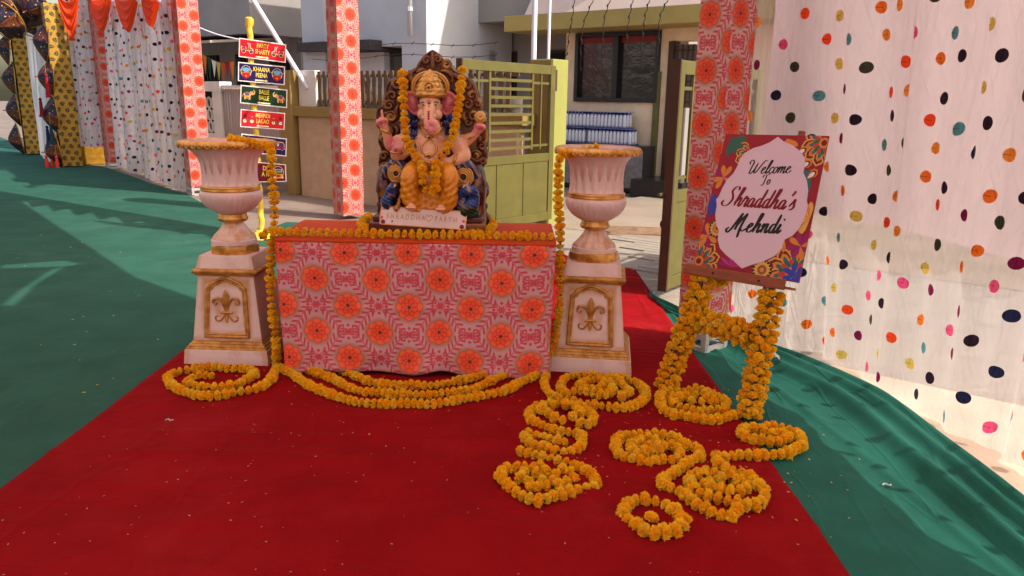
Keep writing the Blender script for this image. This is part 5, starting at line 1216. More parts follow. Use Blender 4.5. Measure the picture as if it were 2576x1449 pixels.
# ------------------------------------------------------------------ sign post with six arrow boards
sp_b = G(660, 600); sp_b.z = 0
sg = thing('sign_post', 'yellow wrapped post carrying six coloured arrow signs', 'sign post', sp_b)
topz = AY(660, 48, sp_b.y).z
def wpole(a, b):
    q = a * 2 * PI; r_ = .030 + .004 * math.sin(q * 1 + b * 90) + .003 * nz(b * 30, a * 4) + (.012 if b > .97 else 0)
    return (r_ * math.cos(q), r_ * math.sin(q), b * topz)
mb = MB(); mb.grid(wpole, 16, 110); mb.ball((0, 0, topz), (.040, .040, .02), 12, 6); mb.build('wrapped_pole', YELCLOTH, sg, smooth=True)
mb = MB(); mb.grid(lambda a, b: ((.05 + .12 * b) * math.cos(a * 2 * PI) * (1 + .2 * math.sin(a * 31)), (.05 + .12 * b) * math.sin(a * 2 * PI), .09 * (1 - b) ** 2 + .012 + .012 * math.sin(a * 31) * b), 50, 8); mb.build('cloth_puddle', YELCLOTH, sg, smooth=True)
yawS = math.radians(14)
nS = Vector((math.sin(yawS), -math.cos(yawS), 0)); ES = Vector((math.cos(yawS), math.sin(yawS), 0)); pS = sp_b + nS * .045
_txt = {}
def text_polys(txt, size, bold=.02, xs=.62):
    key = (txt, size, bold, xs)
    if key in _txt: return _txt[key]
    cu = bpy.data.curves.new('t', 'FONT'); cu.body = txt; cu.size = size; cu.offset = bold * size; cu.align_x = 'CENTER'; cu.resolution_u = 3; cu.fill_mode = 'FRONT'
    o = bpy.data.objects.new('t', cu); COL.objects.link(o); dg = bpy.context.evaluated_depsgraph_get(); me = o.evaluated_get(dg).to_mesh()
    r_ = ([(v.co.x * xs, v.co.y) for v in me.vertices], [list(p.vertices) for p in me.polygons]); o.evaluated_get(dg).to_mesh_clear(); bpy.data.objects.remove(o); _txt[key] = r_
    return r_
def ink_text(ink, txt, cx, cy, size, col, bold=.02, xs=.62, rot=0.0):
    vs, fs = text_polys(txt, size, bold, xs); o = len(ink.v); ink.l += .00004
    ink.v += [tuple(ink.T((cx + x * math.cos(rot) - y * math.sin(rot)) / ink.w, (cy + x * math.sin(rot) + y * math.cos(rot)) / ink.h, ink.l)) for x, y in vs]
    for f in fs: ink.f.append([o + i for i in f]); ink.c.append(col)
yl = S(250, 226, 90); wt = S(250, 238, 190)
def icon(ink, kind, cx, cy, s, fl):
    X = lambda x: cx + fl * x * s
    E = lambda x, y, rx, ry, c, n=14: ink.ell(X(x), cy + y * s, rx * s, ry * s, c, 0, n)
    Pg = lambda pts, c: ink.poly([(X(x), cy + y * s) for x, y in pts], c)
    dk, rd, cr = S(30, 30, 30), S(190, 30, 30), S(240, 225, 190)
    if kind == 'scooter':
        Pg([(-.95, -.1), (-.85, .35), (-.3, .4), (.0, -.15), (.3, -.2), (.25, .6), (.05, .75), (.15, .95), (.5, .8), (.55, .2), (.95, .0), (1.0, -.35), (-.8, -.4)], cr)
        Pg([(-.88, -.1), (-.75, .2), (-.3, .25), (-.1, -.1), (.3, -.28), (.35, .6), (.15, .78), (.45, .72), (.5, .1), (.9, -.1), (.8, -.3), (-.7, -.35)], rd)
        for x in (-.5, .68): E(x, -.45, .30, .30, cr); E(x, -.45, .25, .25, dk); E(x, -.45, .10, .10, S(60, 140, 90))
        Pg([(-.85, .25), (-.8, .42), (-.2, .38), (-.2, .25)], dk); E(.3, .9, .14, .12, rd)
    elif kind == 'rickshaw':
        E(0, .1, .80, .95, cr); E(0, .12, .72, .88, dk); E(0, .38, .60, .36, S(110, 170, 215)); Pg([(-.68, .0), (.68, .0), (.55, -.65), (.2, -.85), (-.2, -.85), (-.55, -.65)], rd)
        for k in range(6): E(-.5 + k * .2, -.05, .09, .08, cO, 8)
        E(0, -.85, .12, .18, rd); E(0, -.55, .16, .10, cY); E(-.85, .3, .12, .12, cO); E(.85, .3, .12, .12, cO)
    elif kind == 'elephant':
        tan = S(226, 170, 110)
        E(-.15, .05, .60, .40, tan); Pg([(-.6, .1), (-.65, -.75), (-.4, -.75), (-.35, -.2)], tan); Pg([(.0, -.1), (.05, -.75), (.32, -.75), (.35, 0)], tan); Pg([(-.3, 0), (-.3, -.68), (-.12, -.68), (-.1, 0)], S(200, 140, 90))
        E(.48, .3, .30, .30, tan); ink.stroke([(X(.65), cy + .2 * s), (X(.9), cy + .25 * s), (X(.95), cy + .6 * s), (X(.75), cy + .85 * s)], lambda d, f: s * (.13 - .08 * f), tan); E(.38, .3, .16, .22, S(200, 140, 90))
        Pg([(-.6, .35), (.1, .42), (.15, -.1), (-.5, -.15)], cP); Pg([(-.5, .28), (.02, .33), (.05, .0), (-.42, -.05)], cT); ink.stroke([(X(-.72), cy + .1 * s), (X(-.9), cy - .2 * s), (X(-.85), cy - .4 * s)], lambda d, f: s * .04, tan)
    elif kind == 'cycle':
        for x in (-.5, .62): E(x, -.4, .36, .36, dk, 18); E(x, -.4, .29, .29, cr, 18); E(x, -.4, .06, .06, dk)
        Pg([(-.75, -.1), (-.8, .7), (-.7, .9), (-.2, .85), (-.1, .1), (-.2, -.1)], rd); Pg([(-.65, .15), (-.65, .65), (-.3, .65), (-.25, .15)], S(120, 20, 30)); ink.stroke([(X(-.4), cy - .3 * s), (X(.2), cy - .2 * s), (X(.6), cy + .25 * s), (X(.65), cy - .35 * s)], lambda d, f: s * .05, S(40, 80, 50)); Pg([(.0, .05), (.3, .1), (.3, .2), (.0, .18)], dk); ink.stroke([(X(.5), cy + .3 * s), (X(.75), cy + .35 * s)], lambda d, f: s * .04, cr)
    elif kind == 'auto':
        Pg([(-.9, -.4), (-.85, .5), (-.6, .8), (.5, .8), (.75, .1), (.95, -.1), (.9, -.5)], cr); Pg([(-.84, -.35), (-.8, .45), (-.55, .72), (.45, .72), (.65, .1), (.85, -.15), (.82, -.42)], cP); Pg([(-.6, .1), (-.55, .55), (-.1, .55), (-.1, .1)], S(60, 60, 120)); Pg([(.05, .05), (.05, .55), (.38, .55), (.55, .1)], S(190, 210, 235))
        for x in (-.5, .65): E(x, -.5, .24, .24, dk); E(x, -.5, .1, .1, S(120, 200, 120))
    elif kind == 'truck':
        E(0, .15, .72, .95, cr); E(0, .15, .66, .88, S(70, 40, 60)); Pg([(-.6, -.2), (.6, -.2), (.65, -.9), (-.65, -.9)], cY); Pg([(-.5, .1), (.5, .1), (.5, .6), (-.5, .6)], S(230, 190, 60)); Pg([(-.4, .2), (.4, .2), (.35, .5), (-.35, .5)], S(60, 110, 160)); E(0, -.5, .3, .22, rd); E(-.5, -.75, .12, .12, cW); E(.5, -.75, .12, .12, cW); Pg([(-.6, -.2), (.6, -.2), (.6, -.05), (-.6, -.05)], cG)
def sign(corners, col, lines, arrow, ic, lab):
    q = [AP(x, y, pS, nS) for x, y in corners]            # TL TR BR BL
    def T(u, v, h=0.0): return (q[3] * (1 - u) + q[2] * u) * (1 - v) + (q[0] * (1 - u) + q[1] * u) * v + nS * h
    w = (q[2] - q[3]).length; h_ = (q[0] - q[3]).length
    vs = [T(0, 0), T(1, 0), T(1, 1), T(0, 1)] + [T(0, 0, -.008), T(1, 0, -.008), T(1, 1, -.008), T(0, 1, -.008)]
    b = MB().add(vs, [(0, 1, 2, 3), (7, 6, 5, 4), (0, 4, 5, 1), (1, 5, 6, 2), (2, 6, 7, 3), (3, 7, 4, 0)]).build('arrow_sign', M('sign_white_edge', S(240, 232, 232), .5, .03), sg, world=True); b['label'] = lab
    ik = Ink(T, w, h_); m_ = .022 * w; ik.poly([(m_, m_), (w - m_, m_), (w - m_, h_ - m_), (m_, h_ - m_)], col)
    for (s_, fx, fy) in lines: ink_text(ik, s_, w * fx, h_ * fy - .02 * h_, h_ * .335, yl, .014, .62)
    if arrow:
        y0 = h_ * .13; x0, x1 = w * .36, w * .64; hh = h_ * .035; tip = x1 if arrow > 0 else x0; bas = x0 if arrow > 0 else x1; nk = tip - arrow * h_ * .13
        ik.poly([(bas, y0 - hh), (nk, y0 - hh), (nk, y0 - hh * 2.4), (tip, y0), (nk, y0 + hh * 2.4), (nk, y0 + hh), (bas, y0 + hh)], wt)
    if ic:
        icon(ik, ic, w * .17, h_ * .5, h_ * .34, 1); icon(ik, ic, w * .83, h_ * .5, h_ * .34, -1)
    ik.build('sign_print', b)
z9 = lambda pts: zc(900, 120, 2.337, pts)
navy, grn, red2, mar = S(36, 24, 84), S(18, 58, 36), S(214, 32, 50), S(110, 14, 44)
sign(z9([(97, 66), (530, 128), (526, 298), (92, 242)]), S(206, 24, 44), [('PARTY', .5, .64), ('SHARTY', .5, .32)], 1, 'scooter', 'red arrow sign with scooters')
sign(z9([(88, 288), (520, 332), (517, 503), (86, 465)]), navy, [('KHAANA', .5, .62), ('PEENA', .5, .31)], 1, 'rickshaw', 'navy arrow sign with rickshaws')
sign(z9([(112, 500), (541, 545), (538, 714), (105, 668)]), grn, [('BALLE', .5, .64), ('BALLE', .5, .32)], -1, 'elephant', 'dark green arrow sign with elephants')
sign(z9([(112, 722), (521, 760), (515, 915), (106, 888)]), red2, [('MEHNDI', .5, .64), ('LAGAO', .5, .31)], -1, 'cycle', 'bright red arrow sign with cycle rickshaws')
sign(z9([(118, 948), (537, 995), (532, 1160), (112, 1115)]), navy, [('SELFIE', .5, .62)], 0, 'auto', 'navy sign with auto rickshaws half hidden by the urn')
sign(z9([(100, 1195), (527, 1233), (534, 1392), (105, 1400)]), mar, [('D!', .545, .62), ('A R', .545, .32)], 0, 'truck', 'maroon sign with trucks mostly hidden by the urn')
# ------------------------------------------------------------------ name plaque at the statue's feet
zk = lambda pts: zc(1400, 700, 4.293, pts)
pz = TY0 + .085; pn = Vector((0, -1, .22)).normalized()
q = [AP(x, y, Vector((0, pz, TZ)), pn) for x, y in zk([(432, 478), (1882, 572), (1858, 880), (402, 780)])]
q[3].z = max(q[3].z, TZ + .01); q[2].z = max(q[2].z, TZ + .008)
def PT(u, v, h=0.0): return (q[3] * (1 - u) + q[2] * u) * (1 - v) + (q[0] * (1 - u) + q[1] * u) * v + pn * h
pl = thing('name_plaque', 'white resin name plaque with gold letters, heart and roses', 'plaque', PT(.5, 0))
vs = [PT(0, 0), PT(1, 0), PT(1, 1), PT(0, 1)] + [PT(0, 0, -.012), PT(1, 0, -.012), PT(1, 1, -.012), PT(0, 1, -.012)]
MB().add(vs, [(0, 1, 2, 3), (7, 6, 5, 4), (0, 4, 5, 1), (1, 5, 6, 2), (2, 6, 7, 3), (3, 7, 4, 0)]).build('slab', M('plaque_resin', S(240, 214, 212), .25, .06, 14, col2=S(228, 196, 196), spec=.5), pl, world=True, bevel=.004)
rim_ = [PT(u, v, .001) for u, v in ((0, 0), (.5, 0), (1, 0), (1, .5), (1, 1), (.5, 1), (0, 1), (0, .5))]
MB().tube(rim_, .003, 6, closed=True).build('gold_rim', GOLD, pl, world=True)
pw, ph = (q[2] - q[3]).length, (q[0] - q[3]).length
ik = Ink(PT, pw, ph); gc, gs = S(206, 160, 84), S(150, 106, 58)
def ptext(s_, cx, dx):
    for col, dz in ((gs, -.006), (gc, 0)): ink_text(ik, s_, pw * cx + dz * ph * 2, ph * .36 + dz * ph * 2, ph * .42, col, -.005, .70)  # flat letters; a darker offset copy paints the shade of raised lettering
ptext('S H R A D D H A', .30, 0); ik.build('shaded_word', pl); ik = Ink(PT, pw, ph); ptext('P A R T H', .765, 0)
hp = [(16 * math.sin(a) ** 3, 13 * math.cos(a) - 5 * math.cos(2 * a) - 2 * math.cos(3 * a) - math.cos(4 * a)) for a in np.linspace(0, 2 * PI, 25)]
ik.build('shaded_word', pl); ik = Ink(PT, pw, ph)
ik.stroke([(pw * .565 + x * ph * .0125, ph * .50 + y * ph * .0125) for x, y in hp], lambda d, f: ph * .022, gc, 3); ik.build('heart_outline', pl)
for (x, y, r_, c) in ((.035, .88, .10, S(232, 130, 150)), (.02, .38, .09, S(228, 110, 130)), (.04, .14, .13, S(140, 20, 60)), (.11, .16, .10, S(236, 226, 230)), (.145, .2, .05, S(40, 30, 44)), (.955, .84, .09, S(236, 230, 236)), (.945, .95, .05, S(40, 30, 44)), (.97, .45, .09, S(228, 110, 130)), (.955, .14, .13, S(140, 20, 60))):
    ik = Ink(PT, pw, ph); ik.ell(pw * x, ph * y, ph * r_, ph * r_, c); ik.ell(pw * x, ph * y, ph * r_ * .5, ph * r_ * .5, tuple(k * .7 for k in c)); ik.ell(pw * x, ph * y, ph * r_ * .25, ph * r_ * .25, c); ik.build('painted_rose', pl)
# ------------------------------------------------------------------ small litter
pt = MB(); rl_ = random.Random(5)
def flake(x, y, z, s, mi):
    a = rl_.uniform(0, 6.28); dx, dy = math.cos(a) * s, math.sin(a) * s; w = .4
    pt.add([(x - dx, y - dy, z), (x + dy * w, y - dx * w, z + s * .3), (x + dx, y + dy, z + .001), (x - dy * w, y + dx * w, z + s * .2)], [(0, 1, 2, 3)], mi)
for _ in range(230):
    c = rl_.choice([(1.0, 3.7), (.75, 3.9), (.4, 3.6), (.6, 3.1), (1.0, 3.0), (-.5, 3.9), (-1.5, 4.0), (.8, 2.8)])
    x, y = c[0] + rl_.gauss(0, .28), c[1] + rl_.gauss(0, .25)
    if y < 4.2: flake(x, y, (red_z(x, y) + .004 if RX0 < x < RX1 else .02), rl_.uniform(.003, .009), 0)
for _ in range(240):
    x, y = rl_.uniform(-1.8, 1.05), rl_.uniform(1.9, 4.0); flake(x, y, red_z(x, y) + .004, rl_.uniform(.0025, .0065), 1)
for _ in range(60):
    x, y = rl_.uniform(-5, -2.1), rl_.uniform(2.5, 8); flake(x, y, .022, rl_.uniform(.006, .014), rl_.choice((1, 0)))
tag(pt.build('fallen_petals', [M('dry_petal', S(222, 168, 70), .8), M('pale_fluff', S(200, 160, 140), .9)]), 'scattered marigold petals and lint on the carpets', 'petals', kind='stuff')
cu_ = G(1945, 905, .05); mb = MB()
mb.grid(lambda a, b: tuple(cu_ + Vector(((.030 + .012 * b + .006 * math.sin(a * 25 + b * 9)) * math.cos(a * 2 * PI), (b - .5) * .085, (.030 + .012 * b + .006 * math.sin(a * 31)) * math.sin(a * 2 * PI)))), 24, 8)
clr, nt_, b_ = new_mat('clear_plastic_cup'); b_.inputs['Transmission Weight'].default_value = .85; b_.inputs['Roughness'].default_value = .12; b_.inputs['IOR'].default_value = 1.25
tag(mb.build('plastic_cup', clr, smooth=True, solid=.001), 'crushed clear plastic cup lying by the polka dot curtain', 'cup')
for (x, y, lab) in ((425, 1055, 'tiny grey plastic scrap on the open red carpet'), (2232, 1218, 'knotted bit of white string on the green cloth')):
    p = G(x, y, .02); tag(MB().tube(crom([p + Vector((-.018, 0, -.004)), p + Vector((-.006, .009, -.002)), p + Vector((.006, -.006, -.002)), p + Vector((.018, .006, -.004))], 5), .003, 5).build('string_scrap', M('scrap_white', S(200, 196, 196), .7), smooth=True), lab, 'litter')
# ------------------------------------------------------------------ seated elephant-headed statue on a carved throne
from mathutils.bvhtree import BVHTree
SY = TY0 + .36; SO = Vector((AY(1088, 400, SY).x, SY, TZ)); KP = .00081
st = thing('elephant_headed_statue', 'painted elephant headed deity statue seated on a carved maroon throne', 'statue', SO)
def zD(zx, zy): return ((zx / 1.811 + 1400) * .6389, (zy / 1.811 + 150) * .6389)
def SP(zx, zy, y=0.0):                      # measured spot -> local point on the statue at depth y
    p = AY(*zD(zx, zy), SY + y) - SO; return p
def paint(o, fn):
    me = o.data; a = me.attributes.new('paint', 'FLOAT_COLOR', 'POINT'); buf = []
    for v in me.vertices: buf += list(fn(v.co, v.normal))
    a.data.foreach_set('color', buf); me.materials.clear(); me.materials.append(PAINT); return o
def chain(mb, pts, sub=5):
    P = crom([SP(x, y, d) for x, y, d, r in pts], sub); R = [r * KP for *_, r in pts]; n = len(P)
    for i, p in enumerate(P): mb.ball(p, at([Vector((q, 0, 0)) for q in R], i / (n - 1)).x, 12, 8)
def ellip(mb, x, y, d, rx, rz, ry, tilt=0.0): mb.ball(SP(x, y, d), (rx * KP, ry, rz * KP), 20, 14, rot=Matrix.Rotation(tilt, 3, 'Y'))
def remesh(mb, name, vox, parent, it=4, fn=None):
    o = mb.build(name, PAINT, parent)
    md = o.modifiers.new('r', 'REMESH'); md.mode = 'VOXEL'; md.voxel_size = vox; md.use_smooth_shade = True
    if it: s = o.modifiers.new('s', 'SMOOTH'); s.iterations = it; s.factor = .5
    dg = bpy.context.evaluated_depsgraph_get(); me = bpy.data.meshes.new_from_object(o.evaluated_get(dg)); old = o.data; o.modifiers.clear(); o.data = me; me.name = name; bpy.data.meshes.remove(old)
    me.polygons.foreach_set('use_smooth', [True] * len(me.polygons))
    if fn:
        for v in me.vertices: v.co = v.co + v.normal * fn(v.co)
        me.update()
    return o
MAR, GLD, NAVY, GRN_, SKIN, PINK = S(72, 18, 20), S(206, 150, 76), S(26, 40, 92), S(24, 54, 44), S(232, 172, 136), S(226, 132, 136)
def c4(c, m=0.0): return (c[0], c[1], c[2], m)
def mixc(a, b, f): f = max(0, min(1, f)); return tuple(a[i] * (1 - f) + b[i] * f for i in range(3))
# throne back
left = [(548, 82), (520, 96), (492, 122), (455, 165), (432, 210), (380, 236), (330, 258), (288, 276), (238, 300), (212, 350), (203, 420), (186, 478), (148, 508), (146, 560), (152, 610), (170, 670), (160, 735), (182, 800), (162, 890), (184, 985), (152, 1035), (147, 1085), (184, 1140), (168, 1200), (160, 1250), (140, 1385)]
right = [(940, 1385), (932, 1260), (922, 1185), (945, 1110), (938, 1045), (882, 1000), (938, 870), (930, 765), (950, 700), (932, 600), (940, 545), (902, 512), (906, 462), (880, 420), (868, 360), (838, 302), (790, 275), (722, 232), (690, 195), (655, 165), (610, 135), (578, 100)]
def outl(d): return [SP(x, y, d) for x, y in left + right]
oF = crom(outl(.05), 3, True)
mb = MB(); n = len(oF); cen = SP(540, 760, .03)
levels = [(1.0, .17), (1.0, .07), (.985, .052), (.93, .038), (.86, .045), (0.0, .05)]
vs, fs = [], []
for sc_, yy in levels[:-1]:
    for p in oF: q = cen + (p - cen) * sc_; vs.append((q.x, yy, q.z))
for l in range(len(levels) - 2):
    for i in range(n): j = (i + 1) % n; fs.append((l * n + i, l * n + j, (l + 1) * n + j, (l + 1) * n + i))
k = (len(levels) - 2) * n; r2 = delaunay_2d_cdt([Vector((vs[k + i][0], vs[k + i][2])) for i in range(n)], [(i, (i + 1) % n) for i in range(n)], [], 1, 1e-6)
o0 = len(vs); vs += [(p.x, .045, p.y) for p in r2[0]]; fs += [[o0 + i for i in f] for f in r2[2]]
fs.append(tuple(range(n))); mb.add(vs, fs)
o = mb.build('throne_back', PAINT, st, smooth=True, autos=50); bmx = bmesh.new(); bmx.from_mesh(o.data); bmesh.ops.recalc_face_normals(bmx, faces=bmx.faces); bmx.to_mesh(o.data); bmx.free()
paint(o, lambda c, nn: c4(mixc(MAR, GLD, .55 * max(0, nz(c.x * 26, c.z * 26)) * (1 if c.y < .06 else 0)), .15))
# carved scrolls
def spiral(mb, x, y, r, a0, turns, w, d, sgn=1):
    P = []; n_ = int(12 * turns) + 3
    for i in range(n_):
        f = i / (n_ - 1); a = a0 + sgn * f * turns * 2 * PI; rr = r * (1 - .82 * f); P.append(SP(x + rr * math.cos(a), y + rr * math.sin(a), d - .012 * f))
    mb.tube(P, [w * KP * (.55 + .75 * math.sin(PI * min(1, i / n_ + .12))) for i in range(n_)], 8)
def curl(mb, pts, w, d):
    P = crom([SP(x, y, d) for x, y in pts], 5); n_ = len(P); mb.tube(P, [w * KP * (.35 + .8 * math.sin(PI * (i + .7) / (n_ + .4))) for i in range(n_)], 8)
SPIR = [(585, 150, 34, 2.6, 1.4, 10, 1), (648, 190, 36, 2.8, 1.5, 10, 1), (505, 160, 32, .4, 1.4, 10, -1), (300, 330, 46, .3, 1.6, 12, -1), (262, 410, 40, 1.0, 1.4, 11, 1), (240, 480, 40, .2, 1.5, 11, -1), (255, 560, 42, 3.3, 1.6, 12, 1), (215, 560, 30, .3, 1.3, 9, -1),
        (790, 330, 44, 2.7, 1.6, 12, 1), (830, 410, 40, 2.0, 1.4, 11, -1), (800, 470, 42, 3.0, 1.5, 11, 1), (870, 470, 30, 2.5, 1.4, 9, 1), (840, 560, 40, .3, 1.4, 11, -1), (800, 600, 36, 3.3, 1.4, 10, 1), (900, 770, 34, 3.0, 1.5, 10, 1), (850, 840, 46, .2, 1.6, 11, -1), (905, 880, 30, 3.0, 1.4, 9, 1), (205, 840, 34, .3, 1.4, 10, -1), (215, 920, 36, 3.2, 1.4, 10, 1), (200, 720, 30, 0, 1.3, 9, -1), (905, 1100, 46, 2.6, 1.6, 11, 1), (185, 1085, 38, .4, 1.5, 10, -1), (180, 1190, 28, .2, 1.3, 8, -1), (910, 1200, 30, 3, 1.3, 9, 1), (900, 640, 30, 3, 1.3, 9, 1), (180, 620, 26, 0, 1.3, 9, -1)]
CURL = [[(545, 100), (552, 150), (548, 210), (552, 240)], [(440, 215), (400, 250), (395, 300), (420, 330)], [(430, 250), (470, 225), (510, 235)], [(600, 235), (650, 240), (690, 280), (680, 320)], [(660, 255), (710, 265), (740, 300), (735, 350)], [(690, 360), (720, 390), (705, 430)], [(380, 330), (360, 380), (385, 420)], [(230, 620), (260, 660), (250, 700)], [(310, 470), (290, 520), (305, 570)], [(280, 620), (300, 660), (290, 700)], [(860, 690), (890, 720), (870, 750)], [(780, 520), (770, 560), (790, 600)], [(880, 930), (860, 960), (880, 985)], [(820, 850), (860, 880), (920, 850)], [(815, 890), (860, 915), (915, 900)]]
def scroll_paint(o): paint(o, lambda c, nn: c4(mixc(S(82, 22, 22), GLD, .25 * max(0, -nn.y * 1.5 - .75) + 1.1 * max(0, nz(c.x * 22, c.z * 22) - .05)), .25))
for x, y, r, a0, tn, w, s in SPIR: mb = MB(); spiral(mb, x, y, r, a0, tn, w * 1.15, .045, s); scroll_paint(mb.build('carved_scroll', PAINT, st, smooth=True))
for c in CURL: mb = MB(); curl(mb, c, 17, .040); scroll_paint(mb.build('carved_scroll', PAINT, st, smooth=True))
mb = MB(); P = [Vector((cen.x + (p.x - cen.x) * .965, .048, cen.z + (p.z - cen.z) * .975)) for p in oF]; mb.tube(P, .010, 6, closed=True)
o = mb.build('throne_edge', PAINT, st, smooth=True); paint(o, lambda c, nn: c4(mixc(MAR, GLD, .2 + 1.1 * nz(c.x * 15, c.z * 15)), .3))
mb = MB(); a, b = SP(150, 1385, -.02), SP(935, 1385, -.02); w_ = b.x - a.x
mb.box(((a.x + b.x) / 2, -.06, .035), (w_, .40, .07)); mb.box(((a.x + b.x) / 2, -.05, .085), (w_ * .95, .36, .03))
o = mb.build('throne_base', PAINT, st, bevel=.008); paint(o, lambda c, nn: c4(mixc(S(92, 40, 44), GLD, .5 * nz(c.x * 20, c.z * 20, c.y * 20)), .15))
mb = MB(); cx_ = (a.x + b.x) / 2
for s, pts in ((-1, [(215, 960, -.05, 62), (210, 1060, -.10, 60), (215, 1180, -.08, 55), (200, 1300, -.06, 60)]), (1, [(860, 960, -.05, 62), (870, 1060, -.10, 66), (865, 1180, -.08, 60), (870, 1300, -.06, 62)])): chain(mb, pts)
ellip(mb, 540, 1060, .0, 300, 180, .06)
o = remesh(mb, 'throne_seat', .010, st, 3); paint(o, lambda c, nn: c4(mixc(MAR, GLD, .8 * max(0, nz(c.x * 22, c.y * 22, c.z * 22)) ), .15))
# armrest roll ends and blue covers
for (x, y, r) in ((292, 965, 56), (768, 990, 64)):
    mb = MB(); C_0 = SP(x, y, -.16)
    for rr, cc in ((1.0, .0), (.8, -.006), (.6, -.012), (.4, -.018)):
        mb.tube([C_0 + Vector((rr * r * KP * math.cos(q), cc, rr * r * KP * 1.05 * math.sin(q))) for q in np.linspace(0, 2 * PI, 25)[:-1]], .006, 6, closed=True)
    o = mb.build('roll_end_rings', PAINT, st, smooth=True); paint(o, lambda c, nn: c4(GLD, .45))
    mb = MB(); mb.ball(C_0 + Vector((0, .02, 0)), (r * KP, .03, r * KP * 1.05), 24, 10)
    for q in np.linspace(0, 2 * PI, 17)[:-1]: mb.tube([C_0 + Vector((.2 * r * KP * math.cos(q), -.012, .2 * r * KP * math.sin(q))), C_0 + Vector((.9 * r * KP * math.cos(q), -.004, .9 * r * KP * math.sin(q)))], .003, 4)
    o = mb.build('roll_end', PAINT, st, smooth=True); paint(o, lambda c, nn: c4(S(58, 24, 40)))
for cv in ([(205, 1000, -.12, 26), (230, 930, -.13, 34), (300, 890, -.14, 36), (350, 930, -.15, 30)], [(710, 940, -.15, 30), (760, 900, -.14, 40), (820, 930, -.13, 44), (850, 1000, -.12, 30)]):
    mb = MB(); chain(mb, cv); o = remesh(mb, 'armrest_cover', .007, st, 2, lambda c: .003 * math.sin(c.x * 160 + c.z * 90)); paint(o, lambda c, nn: c4(mixc(NAVY, GLD, 1.6 * max(0, math.sin(c.x * 160 + c.z * 90) - .55)), .15))
# body: one continuous figure
mb = MB()
for e in ((525, 810, -.075, 128, 140, .105), (520, 860, -.095, 118, 90, .105), (525, 700, -.05, 142, 85, .085), (530, 600, -.05, 70, 60, .06), (530, 468, -.07, 84, 86, .078), (482, 545, -.10, 42, 40, .035), (576, 545, -.10, 42, 40, .035), (470, 712, -.115, 40, 32, .03), (595, 712, -.115, 40, 32, .03)): ellip(mb, *e)
chain(mb, [(530, 480, -.115, 46), (527, 530, -.145, 44), (525, 580, -.165, 41), (530, 622, -.185, 40), (550, 652, -.195, 40), (568, 640, -.20, 36), (562, 610, -.205, 30), (545, 606, -.21, 24)])
chain(mb, [(405, 670, -.03, 52), (325, 735, -.05, 46), (255, 765, -.06, 43), (228, 705, -.075, 34), (214, 655, -.085, 27), (200, 620, -.09, 30)])
chain(mb, [(405, 705, -.06, 52), (345, 800, -.10, 50), (296, 838, -.135, 44), (292, 800, -.175, 34), (300, 780, -.19, 32)])
chain(mb, [(660, 680, -.03, 52), (745, 742, -.05, 48), (800, 722, -.065, 40), (842, 694, -.08, 28), (868, 660, -.085, 30)])
chain(mb, [(670, 700, -.05, 54), (745, 790, -.09, 58), (765, 842, -.125, 54), (715, 868, -.16, 40), (690, 876, -.175, 30), (665, 882, -.18, 30)])
chain(mb, [(470, 930, -.06, 84), (405, 965, -.22, 56), (388, 1080, -.23, 42), (395, 1180, -.235, 32), (400, 1205, -.29, 28)])
chain(mb, [(590, 930, -.06, 84), (655, 970, -.22, 56), (655, 1090, -.23, 42), (625, 1190, -.235, 32), (605, 1215, -.285, 28)])
ellip(mb, 192, 602, -.095, 36, 40, .016); ellip(mb, 300, 762, -.195, 38, 50, .015); ellip(mb, 878, 640, -.09, 36, 42, .018); ellip(mb, 650, 888, -.185, 36, 34, .024)
def fing(pts, r=9.0): chain(mb, [(x, y, d, r * (1 - .12 * i)) for i, (x, y, d) in enumerate(pts)], 4)
fing([(190, 580, -.10), (190, 548, -.10), (186, 516, -.10)], 11)
for i, x in enumerate((206, 180, 160)): fing([(x, 590 + 6 * i, -.11), (x - 6, 575 + 6 * i, -.125), (x - 8, 596 + 6 * i, -.13)], 11)
fing([(222, 610, -.10), (226, 588, -.115), (212, 575, -.12)], 10)
for x, t_ in ((276, 706), (292, 696), (309, 697), (324, 708)): fing([(x, 735, -.198), (x, 718, -.20), (x + 1, t_, -.198)], 11)
fing([(326, 782, -.20), (338, 764, -.20), (338, 742, -.20)], 10)
for i, (x, y) in enumerate(((862, 618), (880, 612), (898, 616), (912, 628))): fing([(x, y + 14, -.10), (x + 4, y - 2, -.115), (x + 8, y + 14, -.125), (x + 4, y + 28, -.12)], 10)
for i, (x, y) in enumerate(((628, 868), (622, 884), (626, 900), (640, 912))): fing([(x + 24, y, -.195), (x, y, -.20), (x + 4, y + 2, -.215)], 10)
fing([(650, 862, -.195), (630, 858, -.205), (614, 868, -.21)], 10)
for x0_, yy in ((395, 1205), (605, 1217)):
    for k in range(5): fing([(x0_ - 26 + k * 13, yy, -.31), (x0_ - 28 + k * 14, yy + 4, -.335)], 9)
body = remesh(mb, 'body', .0042, st, 2)
def skin(c, nn):
    w = Vector((c.x, c.y, c.z)) + SO; col = SKIN
    pinkd = [(192, 590, 55), (300, 750, 70), (880, 640, 60), (560, 620, 55)]
    for x, y, r in pinkd:
        p = SP(x, y, 0); d = math.hypot(c.x - p.x, c.z - p.z) / (r * KP)
        if d < 1.2: col = mixc(PINK, col, max(0, (d - .6) / .6))
    return c4(mixc(col, S(200, 120, 90), .35 * max(0, nz(c.x * 14, c.y * 14, c.z * 14))))
paint(body, skin)
bv = BVHTree.FromPolygons([v.co + SO for v in body.data.vertices], [p.vertices for p in body.data.polygons])
